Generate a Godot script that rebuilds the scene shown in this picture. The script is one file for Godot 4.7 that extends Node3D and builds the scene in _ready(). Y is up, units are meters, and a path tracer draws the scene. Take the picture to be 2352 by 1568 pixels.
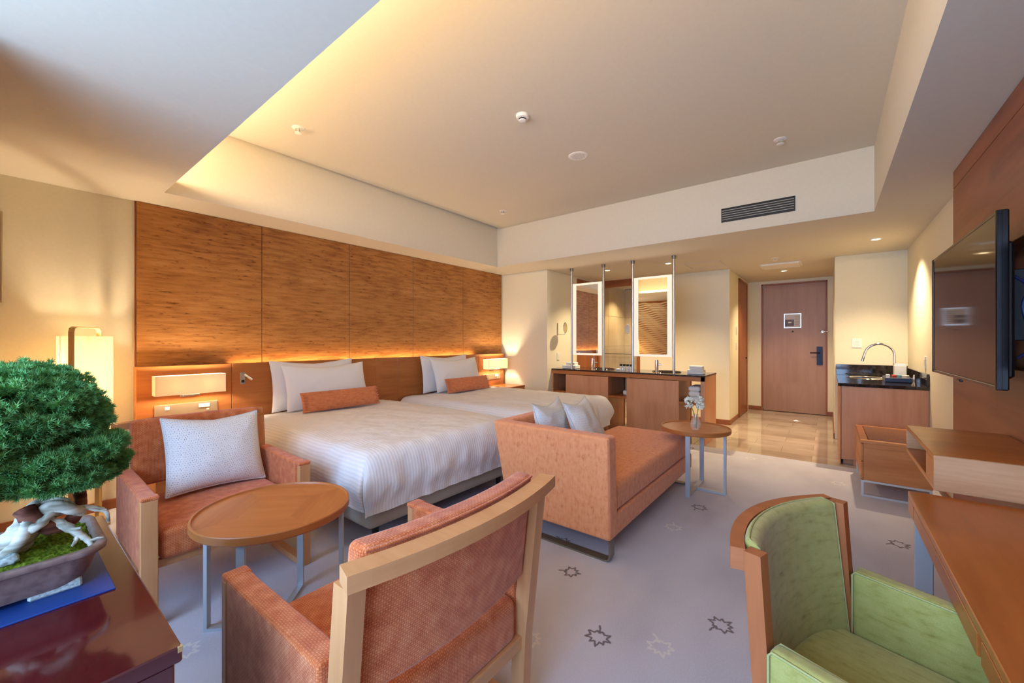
extends Node3D
# Twin hotel room seen from its window side: x runs across (bed wall at -x, TV wall at +x), -z runs to the entrance door.

const XB := -4.40   # face of the bed wall
const XR := 0.76    # face of the right wall
const XP := 0.652   # face of the wood cladding on the TV wall
const ZW := 1.25    # inner face of the window wall
const ZP := -5.33   # face of the pier beside the beds
const S := 2.43     # underside of the dropped ceiling
const T := 3.0      # raised ceiling

var M := {}
var taken := {}

# ---------------------------------------------------------------- mesh builder
class MB:
	var v := PackedVector3Array()
	var n := PackedVector3Array()
	var uv := PackedVector2Array()

	func tri(a: Vector3, b: Vector3, c: Vector3, na: Vector3, nb: Vector3, nc: Vector3, ua := Vector2.ZERO, ub := Vector2.ZERO, uc := Vector2.ZERO) -> void:
		if (c - a).cross(b - a).dot(na + nb + nc) >= 0.0:
			v.append_array([a, b, c]); n.append_array([na, nb, nc]); uv.append_array([ua, ub, uc])
		else:
			v.append_array([a, c, b]); n.append_array([na, nc, nb]); uv.append_array([ua, uc, ub])

	func quad(a: Vector3, b: Vector3, c: Vector3, d: Vector3, out: Vector3) -> void:
		var m := (c - a).cross(b - a)
		if m.length() < 1e-12:
			m = (d - a).cross(c - a)
		m = m.normalized()
		if m.dot(out) < 0.0:
			m = -m
		tri(a, b, c, m, m, m)
		tri(a, c, d, m, m, m)

	func mesh() -> ArrayMesh:
		var arr := []
		arr.resize(Mesh.ARRAY_MAX)
		arr[Mesh.ARRAY_VERTEX] = v
		arr[Mesh.ARRAY_NORMAL] = n
		arr[Mesh.ARRAY_TEX_UV] = uv
		var m := ArrayMesh.new()
		m.add_surface_from_arrays(Mesh.PRIMITIVE_TRIANGLES, arr)
		return m

	# merge normals of vertices that share a place
	func smooth() -> void:
		var sum := {}
		for i in range(0, v.size(), 3):
			var f := (v[i + 2] - v[i]).cross(v[i + 1] - v[i])
			for k in 3:
				var key := v[i + k].snapped(Vector3.ONE * 1e-5)
				sum[key] = sum.get(key, Vector3.ZERO) + f
		for i in v.size():
			var s: Vector3 = sum[v[i].snapped(Vector3.ONE * 1e-5)]
			if s.length() > 1e-14:
				n[i] = s.normalized()

	# chamfered box between two corners, placed by x
	func box(a: Vector3, b: Vector3, bev := 0.003, x := Transform3D()) -> void:
		var lo := Vector3(minf(a.x, b.x), minf(a.y, b.y), minf(a.z, b.z))
		var hi := Vector3(maxf(a.x, b.x), maxf(a.y, b.y), maxf(a.z, b.z))
		var c := (lo + hi) / 2
		var h := (hi - lo) / 2
		var e := minf(bev, minf(h.x, minf(h.y, h.z)) * 0.6)
		for ax in 3:
			var i := (ax + 1) % 3
			var j := (ax + 2) % 3
			for s in [-1.0, 1.0]:
				var q := []
				for k in [[-1, -1], [1, -1], [1, 1], [-1, 1]]:
					var p := Vector3.ZERO
					p[ax] = s * h[ax]; p[i] = k[0] * (h[i] - e); p[j] = k[1] * (h[j] - e)
					q.append(x * (c + p))
				var o := Vector3.ZERO
				o[ax] = s
				quad(q[0], q[1], q[2], q[3], x.basis * o)
			if e > 0.0:
				for s in [-1.0, 1.0]:
					for t in [-1.0, 1.0]:
						var q := []
						for k in [[-1, 0], [1, 0], [1, 1], [-1, 1]]:
							var p := Vector3.ZERO
							p[ax] = k[0] * (h[ax] - e)
							p[i] = s * (h[i] - (e if k[1] else 0.0))
							p[j] = t * (h[j] - (0.0 if k[1] else e))
							q.append(x * (c + p))
						var o := Vector3.ZERO
						o[i] = s; o[j] = t
						quad(q[0], q[1], q[2], q[3], x.basis * o)
		if e > 0.0:
			for sx in [-1.0, 1.0]:
				for sy in [-1.0, 1.0]:
					for sz in [-1.0, 1.0]:
						var g := Vector3(sx, sy, sz)
						var A := x * (c + Vector3(sx * h.x, sy * (h.y - e), sz * (h.z - e)))
						var B := x * (c + Vector3(sx * (h.x - e), sy * h.y, sz * (h.z - e)))
						var C := x * (c + Vector3(sx * (h.x - e), sy * (h.y - e), sz * h.z))
						var m := (x.basis * g).normalized()
						tri(A, B, C, m, m, m)

	# soft box: rounded edges of radius r, optional deform(Vector3) -> Vector3, smooth normals
	func rbox(a: Vector3, b: Vector3, r: float, deform = null, flat := 6, rnd := 3) -> void:
		var c := (a + b) / 2
		var h := ((b - a) / 2).abs()
		r = minf(r, minf(h.x, minf(h.y, h.z)))
		var part := MB.new()
		var co := []
		for ax in 3:
			var l := []
			for k in rnd:
				l.append(-h[ax] + r * k / rnd)
			for k in flat + 1:
				l.append(lerpf(-h[ax] + r, h[ax] - r, float(k) / flat))
			for k in rnd:
				l.append(h[ax] - r + r * (k + 1) / rnd)
			co.append(l)
		for ax in 3:
			var i := (ax + 1) % 3
			var j := (ax + 2) % 3
			for s in [-1.0, 1.0]:
				var li: Array = co[i]
				var lj: Array = co[j]
				var rows := []
				for p in li:
					var row := []
					for q in lj:
						var P := Vector3.ZERO
						P[ax] = s * h[ax]; P[i] = p; P[j] = q
						var inner := P.clamp(-(h - Vector3.ONE * r), h - Vector3.ONE * r)
						var W := c + inner + (P - inner).normalized() * r
						if deform != null:
							W = deform.call(W)
						row.append(W)
					rows.append(row)
				var o := Vector3.ZERO
				o[ax] = s
				for p in li.size() - 1:
					for q in lj.size() - 1:
						# orientation: (i, j, ax) is right-handed
						var A: Vector3 = rows[p][q]
						var B: Vector3 = rows[p + 1][q]
						var C: Vector3 = rows[p + 1][q + 1]
						var D: Vector3 = rows[p][q + 1]
						if s < 0:
							part.raw(A, B, C); part.raw(A, C, D)
						else:
							part.raw(A, C, B); part.raw(A, D, C)
		part.smooth()
		v.append_array(part.v); n.append_array(part.n); uv.append_array(part.uv)

	func raw(a: Vector3, b: Vector3, c: Vector3) -> void:
		v.append_array([a, b, c]); n.append_array([Vector3.UP, Vector3.UP, Vector3.UP]); uv.append_array([Vector2.ZERO, Vector2.ZERO, Vector2.ZERO])

	# round tube along points; r is a number or a list
	func tube(pts: Array, r, seg := 10, caps := true) -> void:
		var k := pts.size()
		var rings := []
		var up := Vector3.UP
		var t0: Vector3 = (pts[1] - pts[0]).normalized()
		if absf(t0.dot(up)) > 0.9:
			up = Vector3.RIGHT
		var s := t0.cross(up).normalized()
		for i in k:
			var d: Vector3 = (pts[mini(i + 1, k - 1)] - pts[maxi(i - 1, 0)]).normalized()
			s = (s - d * s.dot(d)).normalized()
			var w := d.cross(s)
			var rr: float = r[i] if r is Array else r
			var ring := []
			for j in seg:
				var a := TAU * j / seg
				var o := s * cos(a) + w * sin(a)
				ring.append([pts[i] + o * rr, o])
			rings.append(ring)
		for i in k - 1:
			for j in seg:
				var A = rings[i][j]; var B = rings[i][(j + 1) % seg]; var C = rings[i + 1][(j + 1) % seg]; var D = rings[i + 1][j]
				tri(A[0], B[0], C[0], A[1], B[1], C[1])
				tri(A[0], C[0], D[0], A[1], C[1], D[1])
		if caps:
			for e in [0, k - 1]:
				var o: Vector3 = (pts[0] - pts[1]).normalized() if e == 0 else (pts[k - 1] - pts[k - 2]).normalized()
				for j in seg:
					tri(pts[e], rings[e][j][0], rings[e][(j + 1) % seg][0], o, o, o)

	# flat bar: rectangle w (along side) by t swept along points that lie in the plane across side
	func strap(pts: Array, side: Vector3, w: float, t: float, closed := false) -> void:
		var k := pts.size()
		var sec := []
		for i in k:
			var pa: Vector3 = pts[(i - 1 + k) % k] if closed else pts[maxi(i - 1, 0)]
			var pb: Vector3 = pts[(i + 1) % k] if closed else pts[mini(i + 1, k - 1)]
			var d1: Vector3 = (pts[i] - pa).normalized()
			var d2: Vector3 = (pb - pts[i]).normalized()
			if d1 == Vector3.ZERO: d1 = d2
			if d2 == Vector3.ZERO: d2 = d1
			var d := (d1 + d2).normalized()
			var nn := d.cross(side).normalized()
			var m := t / 2 / maxf(0.4, d.dot(d1))
			sec.append([pts[i] + nn * m + side * w / 2, pts[i] + nn * m - side * w / 2, pts[i] - nn * m - side * w / 2, pts[i] - nn * m + side * w / 2, nn])
		for i in (k if closed else k - 1):
			var A = sec[i]; var B = sec[(i + 1) % k]
			quad(A[0], A[1], B[1], B[0], A[4])
			quad(A[2], A[3], B[3], B[2], -A[4])
			quad(A[0], A[3], B[3], B[0], side)
			quad(A[1], A[2], B[2], B[1], -side)
		if not closed:
			quad(sec[0][0], sec[0][1], sec[0][2], sec[0][3], pts[0] - pts[1])
			quad(sec[k - 1][0], sec[k - 1][1], sec[k - 1][2], sec[k - 1][3], pts[k - 1] - pts[k - 2])

	# profile of (radius, height) turned round the y axis of x
	func lathe(prof: Array, x := Transform3D(), seg := 24) -> void:
		for i in prof.size() - 1:
			var a: Vector2 = prof[i]
			var b: Vector2 = prof[i + 1]
			var d := b - a
			var nr := Vector2(d.y, -d.x).normalized()
			for j in seg:
				var t := TAU * j / seg
				var u := TAU * (j + 1) / seg
				var e := Vector3(cos(t), 0, sin(t))
				var f := Vector3(cos(u), 0, sin(u))
				var up := Vector3.UP
				var ne := (x.basis * (e * nr.x + up * nr.y)).normalized()
				var nf := (x.basis * (f * nr.x + up * nr.y)).normalized()
				if a.x > 1e-6:
					tri(x * (e * a.x + up * a.y), x * (f * a.x + up * a.y), x * (f * b.x + up * b.y), ne, nf, nf)
				if b.x > 1e-6:
					tri(x * (e * a.x + up * a.y), x * (f * b.x + up * b.y), x * (e * b.x + up * b.y), ne, nf, ne)

	# surface f(u, v) over the unit square, smooth, with uvs scaled
	func sheet(f: Callable, nu: int, nv: int, scale := Vector2.ONE) -> void:
		var P := []
		for i in nu + 1:
			var row := []
			for j in nv + 1:
				row.append(f.call(float(i) / nu, float(j) / nv))
			P.append(row)
		var N := []
		for i in nu + 1:
			var row := []
			for j in nv + 1:
				var du: Vector3 = P[mini(i + 1, nu)][j] - P[maxi(i - 1, 0)][j]
				var dv: Vector3 = P[i][mini(j + 1, nv)] - P[i][maxi(j - 1, 0)]
				row.append(dv.cross(du).normalized())
			N.append(row)
		for i in nu:
			for j in nv:
				var q := [[i, j], [i + 1, j], [i + 1, j + 1], [i, j + 1]]
				var w := []
				for e in q:
					w.append(Vector2(float(e[0]) / nu, float(e[1]) / nv) * scale)
				for o in [[0, 1, 2], [0, 2, 3]]:
					tri(P[q[o[0]][0]][q[o[0]][1]], P[q[o[1]][0]][q[o[1]][1]], P[q[o[2]][0]][q[o[2]][1]],
						N[q[o[0]][0]][q[o[0]][1]], N[q[o[1]][0]][q[o[1]][1]], N[q[o[2]][0]][q[o[2]][1]], w[o[0]], w[o[1]], w[o[2]])

	# flat polygon in x/y of x, thick along z (centred), with a small chamfer skipped
	func prism(poly: PackedVector2Array, depth: float, x := Transform3D()) -> void:
		var idx := Geometry2D.triangulate_polygon(poly)
		for s in [-0.5, 0.5]:
			var o := (x.basis * Vector3(0, 0, s)).normalized()
			for i in range(0, idx.size(), 3):
				var q := []
				for k in 3:
					q.append(x * Vector3(poly[idx[i + k]].x, poly[idx[i + k]].y, s * depth))
				tri(q[0], q[1], q[2], o, o, o)
		var area := 0.0
		for i in poly.size():
			area += poly[i].cross(poly[(i + 1) % poly.size()])
		for i in poly.size():
			var a := poly[i]
			var b := poly[(i + 1) % poly.size()]
			var e := Vector2(b.y - a.y, a.x - b.x) * signf(area)
			quad(x * Vector3(a.x, a.y, -depth / 2), x * Vector3(b.x, b.y, -depth / 2), x * Vector3(b.x, b.y, depth / 2), x * Vector3(a.x, a.y, depth / 2), x.basis * Vector3(e.x, e.y, 0))

	# cushion in the x/y plane of x: w by h, t thick, edges drawn in, corners pointed
	func pillow(x: Transform3D, w: float, h: float, t: float, pinch := 0.06, sag := 0.0, wrinkle := 0.0, sd := 1, N := 26) -> void:
		var fn := FastNoiseLite.new()
		fn.seed = sd; fn.frequency = 5.0
		var part := MB.new()
		for side in [1.0, -1.0]:
			var P := []
			for i in N + 1:
				var row := []
				for j in N + 1:
					var a := sin((float(i) / N - 0.5) * PI)
					var b := sin((float(j) / N - 0.5) * PI)
					var px := w / 2 * a * (1.0 - pinch * (1.0 - b * b))
					var py := h / 2 * b * (1.0 - pinch * 1.4 * (1.0 - a * a))
					var q := pow(maxf(0.0, (1.0 - pow(absf(a), 2.6)) * (1.0 - pow(absf(b), 2.6))), 0.55)
					py -= sag * (1.0 - absf(a)) * maxf(b, 0.0)
					var pz: float = side * t / 2 * q
					if wrinkle > 0.0:
						pz += side * wrinkle * q * fn.get_noise_3d(px * 1.6, py * 1.6, side * 3.0) * (0.5 + absf(a * b))
					row.append(x * Vector3(px, py, pz))
				P.append(row)
			for i in N:
				for j in N:
					if side > 0:
						part.raw(P[i][j], P[i + 1][j + 1], P[i + 1][j]); part.raw(P[i][j], P[i][j + 1], P[i + 1][j + 1])
					else:
						part.raw(P[i][j], P[i + 1][j], P[i + 1][j + 1]); part.raw(P[i][j], P[i + 1][j + 1], P[i][j + 1])
		part.smooth()
		v.append_array(part.v); n.append_array(part.n); uv.append_array(part.uv)

	func pillow_rim(x: Transform3D, w: float, h: float, pinch: float, sag: float, r: float) -> void:
		var pts := []
		for e in 4:
			for k in 16:
				var s := sin((k / 16.0 - 0.5) * PI)
				var a := [s, 1.0, -s, -1.0][e] as float
				var b := [-1.0, s, 1.0, -s][e] as float
				pts.append(x * Vector3(w / 2 * a * (1.0 - pinch * (1.0 - b * b)), h / 2 * b * (1.0 - pinch * 1.4 * (1.0 - a * a)) - sag * (1.0 - absf(a)) * maxf(b, 0.0), 0))
		pts.append(pts[0])
		tube(pts, r, 6, false)


# ---------------------------------------------------------------- scene helpers
func numbered(called: String) -> String:
	var k: int = taken.get(called, 0)
	taken[called] = k + 1
	return called if k == 0 else "%s_%03d" % [called, k]

func tag(o: Node, label: String, category: String, group := "") -> Node:
	o.set_meta("label", label)
	o.set_meta("category", category)
	if group: o.set_meta("group", group)
	return o

func thing(called: String, label: String, category: String, at := Vector3.ZERO, turn := 0.0, group := "") -> Node3D:
	var o := Node3D.new()
	o.name = numbered(called)
	add_child(o, true)
	o.position = at
	o.rotation.y = turn
	tag(o, label, category, group)
	return o

func put(called: String, b: MB, m: Material, parent: Node = self) -> MeshInstance3D:
	var o := MeshInstance3D.new()
	o.name = numbered(called) if parent == self else called
	o.mesh = b.mesh()
	o.material_override = m
	parent.add_child(o, true)
	return o

func again(called: String, mesh: Mesh, m: Material, parent: Node, at := Vector3.ZERO) -> MeshInstance3D:
	var o := MeshInstance3D.new()
	o.name = called
	o.mesh = mesh
	o.material_override = m
	o.position = at
	parent.add_child(o, true)
	return o

func boxpart(called: String, a: Vector3, b: Vector3, m: Material, parent: Node = self, bev := 0.003) -> MeshInstance3D:
	var k := MB.new()
	k.box(a, b, bev)
	return put(called, k, m, parent)

func structure(o: Node, label := "") -> Node:
	o.set_meta("kind", "structure")
	if label: o.set_meta("label", label)
	return o

func room_node(called: String, label := "") -> Node3D:
	var o := Node3D.new()
	o.name = called
	add_child(o, true)
	structure(o, label)
	return o

func V(x: float, y: float, z: float) -> Vector3:
	return Vector3(x, y, z)

func curve(pts: Array, per := 6) -> Array:
	var out := []
	for i in pts.size() - 1:
		var a: Vector3 = pts[maxi(i - 1, 0)]
		var b: Vector3 = pts[i]
		var c: Vector3 = pts[i + 1]
		var d: Vector3 = pts[mini(i + 2, pts.size() - 1)]
		for k in per:
			out.append(b.cubic_interpolate(c, a, d, float(k) / per))
	out.append(pts[-1])
	return out

# ---------------------------------------------------------------- textures
func noise(sd: int, freq: float, w: int, h: int, tw: int, th: int, oct := 3, kind := FastNoiseLite.TYPE_SIMPLEX_SMOOTH) -> PackedByteArray:
	var f := FastNoiseLite.new()
	f.seed = sd; f.frequency = freq; f.noise_type = kind
	f.fractal_octaves = oct
	var im := f.get_seamless_image(w, h, false, false, 0.15, true)
	im.convert(Image.FORMAT_L8)
	if w != tw or h != th:
		im.resize(tw, th, Image.INTERPOLATE_CUBIC)
	return im.get_data()

func ramp_image(w: int, h: int, layers: Array, stops: Array) -> Image:
	# layers: [[bytes, weight], ...] summed to 0..1; stops: colours spread evenly
	var lut := PackedByteArray()
	for i in 256:
		var t := i / 255.0 * (stops.size() - 1)
		var a := mini(int(t), stops.size() - 2)
		var c: Color = stops[a].lerp(stops[a + 1], t - a)
		lut.append_array([int(c.r * 255), int(c.g * 255), int(c.b * 255)])
	var out := PackedByteArray()
	out.resize(w * h * 3)
	for i in w * h:
		var s := 0.0
		for l in layers:
			s += l[0][i] * l[1]
		var k := clampi(int(s), 0, 255) * 3
		out[i * 3] = lut[k]; out[i * 3 + 1] = lut[k + 1]; out[i * 3 + 2] = lut[k + 2]
	return Image.create_from_data(w, h, false, Image.FORMAT_RGB8, out)

func rgb(r: int, g: int, b: int) -> Color:
	return Color8(r, g, b)

func mat(c: Color, rough := 0.6, metal := 0.0, spec := 0.5) -> StandardMaterial3D:
	var m := StandardMaterial3D.new()
	m.albedo_color = c
	m.roughness = rough
	m.metallic = metal
	m.metallic_specular = spec
	return m

func tri_mat(im: Image, per_metre: float, rough := 0.6, spec := 0.5, world := false) -> StandardMaterial3D:
	var m := mat(Color.WHITE, rough, 0.0, spec)
	m.albedo_texture = ImageTexture.create_from_image(im)
	m.uv1_triplanar = true
	m.uv1_world_triplanar = world
	m.uv1_triplanar_sharpness = 8.0
	m.uv1_scale = Vector3.ONE * per_metre
	return m

func wood(sd: int, dark: Color, mid: Color, light: Color, upright: bool, per := 0.9, rough := 0.38) -> StandardMaterial3D:
	var a := noise(sd, 0.02, 32, 512, 512, 512, 4)
	var b := noise(sd + 1, 0.012, 64, 128, 512, 512, 2)
	var c := noise(sd + 2, 0.09, 48, 512, 512, 512, 2)
	var im := ramp_image(512, 512, [[a, 0.42], [b, 0.38], [c, 0.2]], [dark, mid, light])
	if upright:
		im.rotate_90(CLOCKWISE)
	return tri_mat(im, per, rough, 0.45)

func materials() -> void:
	# plaster and wallpaper
	var pl := noise(11, 0.08, 256, 256, 256, 256, 4)
	M.wall = tri_mat(ramp_image(256, 256, [[pl, 1.0]], [rgb(232, 223, 196), rgb(234, 225, 198), rgb(236, 227, 201)]), 1.6, 0.85, 0.3, true)
	M.ceiling = tri_mat(ramp_image(256, 256, [[pl, 1.0]], [rgb(218, 209, 190), rgb(219, 210, 191), rgb(220, 212, 193)]), 1.1, 0.9, 0.25, true)
	M.white = mat(rgb(238, 234, 226), 0.5)
	M.plastic = mat(rgb(236, 232, 222), 0.35)
	M.socket = mat(rgb(226, 222, 214), 0.4)
	M.dark = mat(rgb(22, 20, 20), 0.5)
	M.black_gloss = mat(rgb(12, 12, 14), 0.12)
	# woods
	M.headboard = headboard_wood()
	M.wood_h = wood(21, rgb(146, 82, 40), rgb(176, 108, 56), rgb(196, 128, 72), false)
	M.wood_v = wood(22, rgb(182, 122, 84), rgb(204, 146, 106), rgb(216, 162, 124), true)
	M.slat = wood(35, rgb(130, 86, 62), rgb(156, 108, 82), rgb(172, 126, 100), false, 0.9, 0.22)
	M.wood_trim = wood(23, rgb(132, 74, 40), rgb(158, 94, 54), rgb(174, 108, 64), false)
	M.tv_wood = wood(24, rgb(98, 50, 30), rgb(142, 80, 50), rgb(168, 102, 66), false, 0.5)
	M.door_wood = wood(25, rgb(156, 116, 96), rgb(172, 132, 110), rgb(182, 146, 124), true, 0.8)
	M.closet_wood = wood(26, rgb(128, 70, 36), rgb(154, 90, 48), rgb(172, 104, 58), true, 0.8)
	M.desk_top = wood(27, rgb(146, 76, 30), rgb(176, 100, 45), rgb(194, 118, 58), true, 0.8, 0.3)
	M.desk_side = wood(28, rgb(146, 76, 30), rgb(176, 100, 45), rgb(194, 118, 58), false, 0.8, 0.3)
	M.pale_end = wood(29, rgb(166, 112, 74), rgb(196, 146, 104), rgb(214, 168, 128), false, 1.4)
	M.chair_wood = wood(30, rgb(190, 130, 82), rgb(210, 150, 100), rgb(222, 168, 118), false, 1.2)
	M.chair_wood_v = wood(30, rgb(190, 130, 82), rgb(210, 150, 100), rgb(222, 168, 118), true, 1.2)
	M.cherry = wood(31, rgb(142, 78, 42), rgb(172, 100, 58), rgb(190, 118, 72), true, 1.2)
	M.cherry_h = wood(31, rgb(142, 78, 42), rgb(172, 100, 58), rgb(190, 118, 72), false, 1.2)
	M.table = wood(32, rgb(158, 90, 44), rgb(190, 116, 62), rgb(206, 136, 80), false, 0.9, 0.32)
	M.table_in = wood(33, rgb(158, 90, 44), rgb(190, 116, 62), rgb(206, 136, 80), true, 0.9, 0.32)
	M.bench = wood(34, rgb(176, 106, 58), rgb(204, 134, 80), rgb(220, 154, 98), false, 0.8)
	# metals
	M.steel = mat(rgb(196, 198, 200), 0.32, 1.0)
	M.chrome = mat(rgb(225, 225, 228), 0.08, 1.0)
	M.leg_metal = mat(rgb(190, 197, 203), 0.45, 0.55)
	M.bronze = mat(rgb(140, 134, 122), 0.4, 0.7)
	M.brass = mat(rgb(186, 156, 106), 0.5, 0.15)
	M.panel_metal = mat(rgb(190, 172, 140), 0.4, 0.6)
	M.mirror = mat(rgb(240, 240, 238), 0.015, 1.0)
	# glass
	var g := mat(Color(0.9, 0.95, 0.93, 0.08), 0.02)
	g.transparency = BaseMaterial3D.TRANSPARENCY_ALPHA
	M.glass = g
	var sg := mat(Color(0.95, 0.97, 0.96, 0.1), 0.03)
	sg.transparency = BaseMaterial3D.TRANSPARENCY_ALPHA
	M.vase_glass = sg
	# stone
	var st := noise(41, 0.02, 256, 256, 512, 512, 5)
	var st2 := noise(42, 0.06, 512, 512, 512, 512, 4, FastNoiseLite.TYPE_CELLULAR)
	M.granite = tri_mat(ramp_image(512, 512, [[st, 0.6], [st2, 0.4]], [rgb(18, 16, 18), rgb(34, 28, 28), rgb(52, 44, 42), rgb(86, 70, 62)]), 1.8, 0.06, 0.6)
	M.counter = tri_mat(ramp_image(512, 512, [[st, 0.6], [st2, 0.4]], [rgb(28, 22, 20), rgb(50, 38, 34), rgb(74, 58, 50)]), 1.8, 0.08, 0.6)
	var ti := noise(43, 0.01, 24, 256, 512, 512, 4)
	var ti2 := noise(44, 0.02, 128, 128, 512, 512, 3)
	M.tile = []
	for k in 4:
		var d := [0, 10, -9, 4][k] as int
		var m := tri_mat(ramp_image(512, 512, [[ti, 0.4], [ti2, 0.6]], [rgb(160 + d, 140 + d, 120 + d), rgb(178 + d, 160 + d, 142 + d), rgb(188 + d, 172 + d, 156 + d)]), 0.9, 0.07, 0.55, true)
		m.uv1_offset = Vector3(k * 0.37, k * 0.21, k * 0.13)
		M.tile.append(m)
	M.grout = mat(rgb(136, 112, 86), 0.8)
	M.bath_tile = tri_mat(ramp_image(512, 512, [[ti, 0.5], [ti2, 0.5]], [rgb(150, 132, 98), rgb(176, 158, 122), rgb(190, 174, 140)]), 0.8, 0.3, 0.5, true)
	# cloths
	M.orange = weave(51, rgb(166, 76, 36), rgb(219, 130, 80), rgb(247, 192, 150), rgb(232, 204, 188), rgb(255, 250, 244), 2.6)
	M.chenille = chenille(53, rgb(194, 100, 56), rgb(228, 147, 98), rgb(238, 168, 122), true)
	M.green = chenille(55, rgb(128, 118, 50), rgb(166, 158, 86), rgb(184, 178, 110))
	M.green_pipe = mat(rgb(170, 166, 106), 0.85)
	M.bolster = chenille(57, rgb(168, 86, 48), rgb(204, 122, 78), rgb(220, 146, 104))
	M.linen = mat(rgb(236, 235, 236), 0.85, 0.0, 0.3)
	M.bed_base = tri_mat(ramp_image(256, 256, [[noise(58, 0.3, 256, 256, 256, 256, 2), 1.0]], [rgb(166, 158, 144), rgb(184, 176, 160), rgb(196, 188, 174)]), 6.0, 0.9, 0.2)
	M.duvet = duvet_cloth()
	M.scatter = scatter_cloth(false)
	M.scatter_pale = scatter_cloth(true)
	M.scatter_edge = mat(rgb(206, 206, 206), 0.85)
	M.towel = tri_mat(ramp_image(128, 128, [[noise(59, 0.4, 128, 128, 128, 128, 2), 1.0]], [rgb(222, 220, 216), rgb(244, 243, 240)]), 12.0, 0.95, 0.1)
	M.carpet = carpet()
	# bonsai
	M.bark = tri_mat(ramp_image(256, 256, [[noise(61, 0.03, 32, 256, 256, 256, 4), 1.0]], [rgb(74, 40, 30), rgb(122, 74, 58), rgb(150, 98, 78)]), 6.0, 0.8, 0.3)
	M.deadwood = tri_mat(ramp_image(256, 256, [[noise(62, 0.03, 24, 256, 256, 256, 4), 1.0]], [rgb(112, 108, 92), rgb(196, 192, 176), rgb(228, 222, 206)]), 5.0, 0.8, 0.3)
	M.moss = tri_mat(ramp_image(256, 256, [[noise(63, 0.08, 256, 256, 256, 256, 4), 1.0]], [rgb(40, 54, 16), rgb(88, 104, 28), rgb(140, 148, 52)]), 7.0, 0.95, 0.1)
	M.stone = tri_mat(ramp_image(256, 256, [[noise(64, 0.05, 256, 256, 256, 256, 4), 1.0]], [rgb(120, 134, 132), rgb(176, 188, 184), rgb(206, 214, 208)]), 9.0, 0.8, 0.3)
	M.pot = tri_mat(ramp_image(256, 256, [[noise(65, 0.05, 256, 256, 256, 256, 4), 1.0]], [rgb(112, 88, 82), rgb(134, 108, 100), rgb(146, 122, 114)]), 3.0, 0.5, 0.4)
	M.leaf = mat(Color.WHITE, 0.65, 0.0, 0.3)
	M.leaf.vertex_color_use_as_albedo = true
	M.leaf.backlight_enabled = true
	M.leaf.backlight = Color(0.25, 0.3, 0.15)
	M.mat_blue = mat(rgb(22, 62, 132), 0.55)
	var lq := mat(rgb(78, 20, 22), 0.1, 0.0, 0.5)
	lq.clearcoat_enabled = true
	lq.clearcoat = 0.35
	lq.clearcoat_roughness = 0.04
	M.lacquer = lq
	# lamp parts
	var sh := mat(rgb(250, 242, 226), 0.9, 0.0, 0.2)
	sh.backlight_enabled = true
	sh.backlight = Color(1, 0.96, 0.88)
	M.shade = sh
	M.bulb = glow(Color(1.0, 0.86, 0.64), 5.0)
	M.led = glow(Color(1.0, 0.78, 0.48), 5.0)
	M.downlight = glow(Color(1.0, 0.86, 0.64), 7.0)
	M.mirror_light = glow(Color(1.0, 0.9, 0.74), 0.32)
	M.carved = mat(rgb(226, 204, 170), 0.6)
	M.petal = mat(rgb(248, 246, 230), 0.6)
	M.petal.backlight_enabled = true
	M.petal.backlight = Color(0.4, 0.4, 0.35)
	M.stem = mat(rgb(110, 140, 60), 0.6)

func glow(c: Color, e: float) -> StandardMaterial3D:
	var m := mat(rgb(250, 244, 232), 0.5)
	m.emission_enabled = true
	m.emission = c
	m.emission_energy_multiplier = e
	return m

func headboard_wood() -> StandardMaterial3D:
	var a := noise(71, 0.03, 128, 1024, 1024, 1024, 4)
	var b := noise(72, 0.01, 64, 256, 1024, 1024, 3)
	var c := noise(73, 0.045, 256, 1024, 1024, 1024, 3)
	var e := noise(74, 0.12, 48, 1024, 1024, 1024, 2)
	var w := 1024
	var stops := [rgb(94, 52, 22), rgb(148, 94, 46), rgb(178, 121, 64), rgb(194, 139, 79)]
	var dash := PackedByteArray()
	dash.resize(w * w)
	for i in w * w:
		var s := a[i] * 0.62 + b[i] * 0.3 + (e[i] - 128) * 0.25 + 46.0
		if c[i] < 80:
			s -= (80 - c[i]) * 2.0
		dash[i] = clampi(int(s), 0, 255)
	var m := tri_mat(ramp_image(w, w, [[dash, 1.0]], stops), 0.8, 0.55, 0.35)
	m.heightmap_enabled = true
	m.heightmap_texture = ImageTexture.create_from_image(Image.create_from_data(w, w, false, Image.FORMAT_L8, dash))
	m.heightmap_scale = 0.25
	return m

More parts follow.
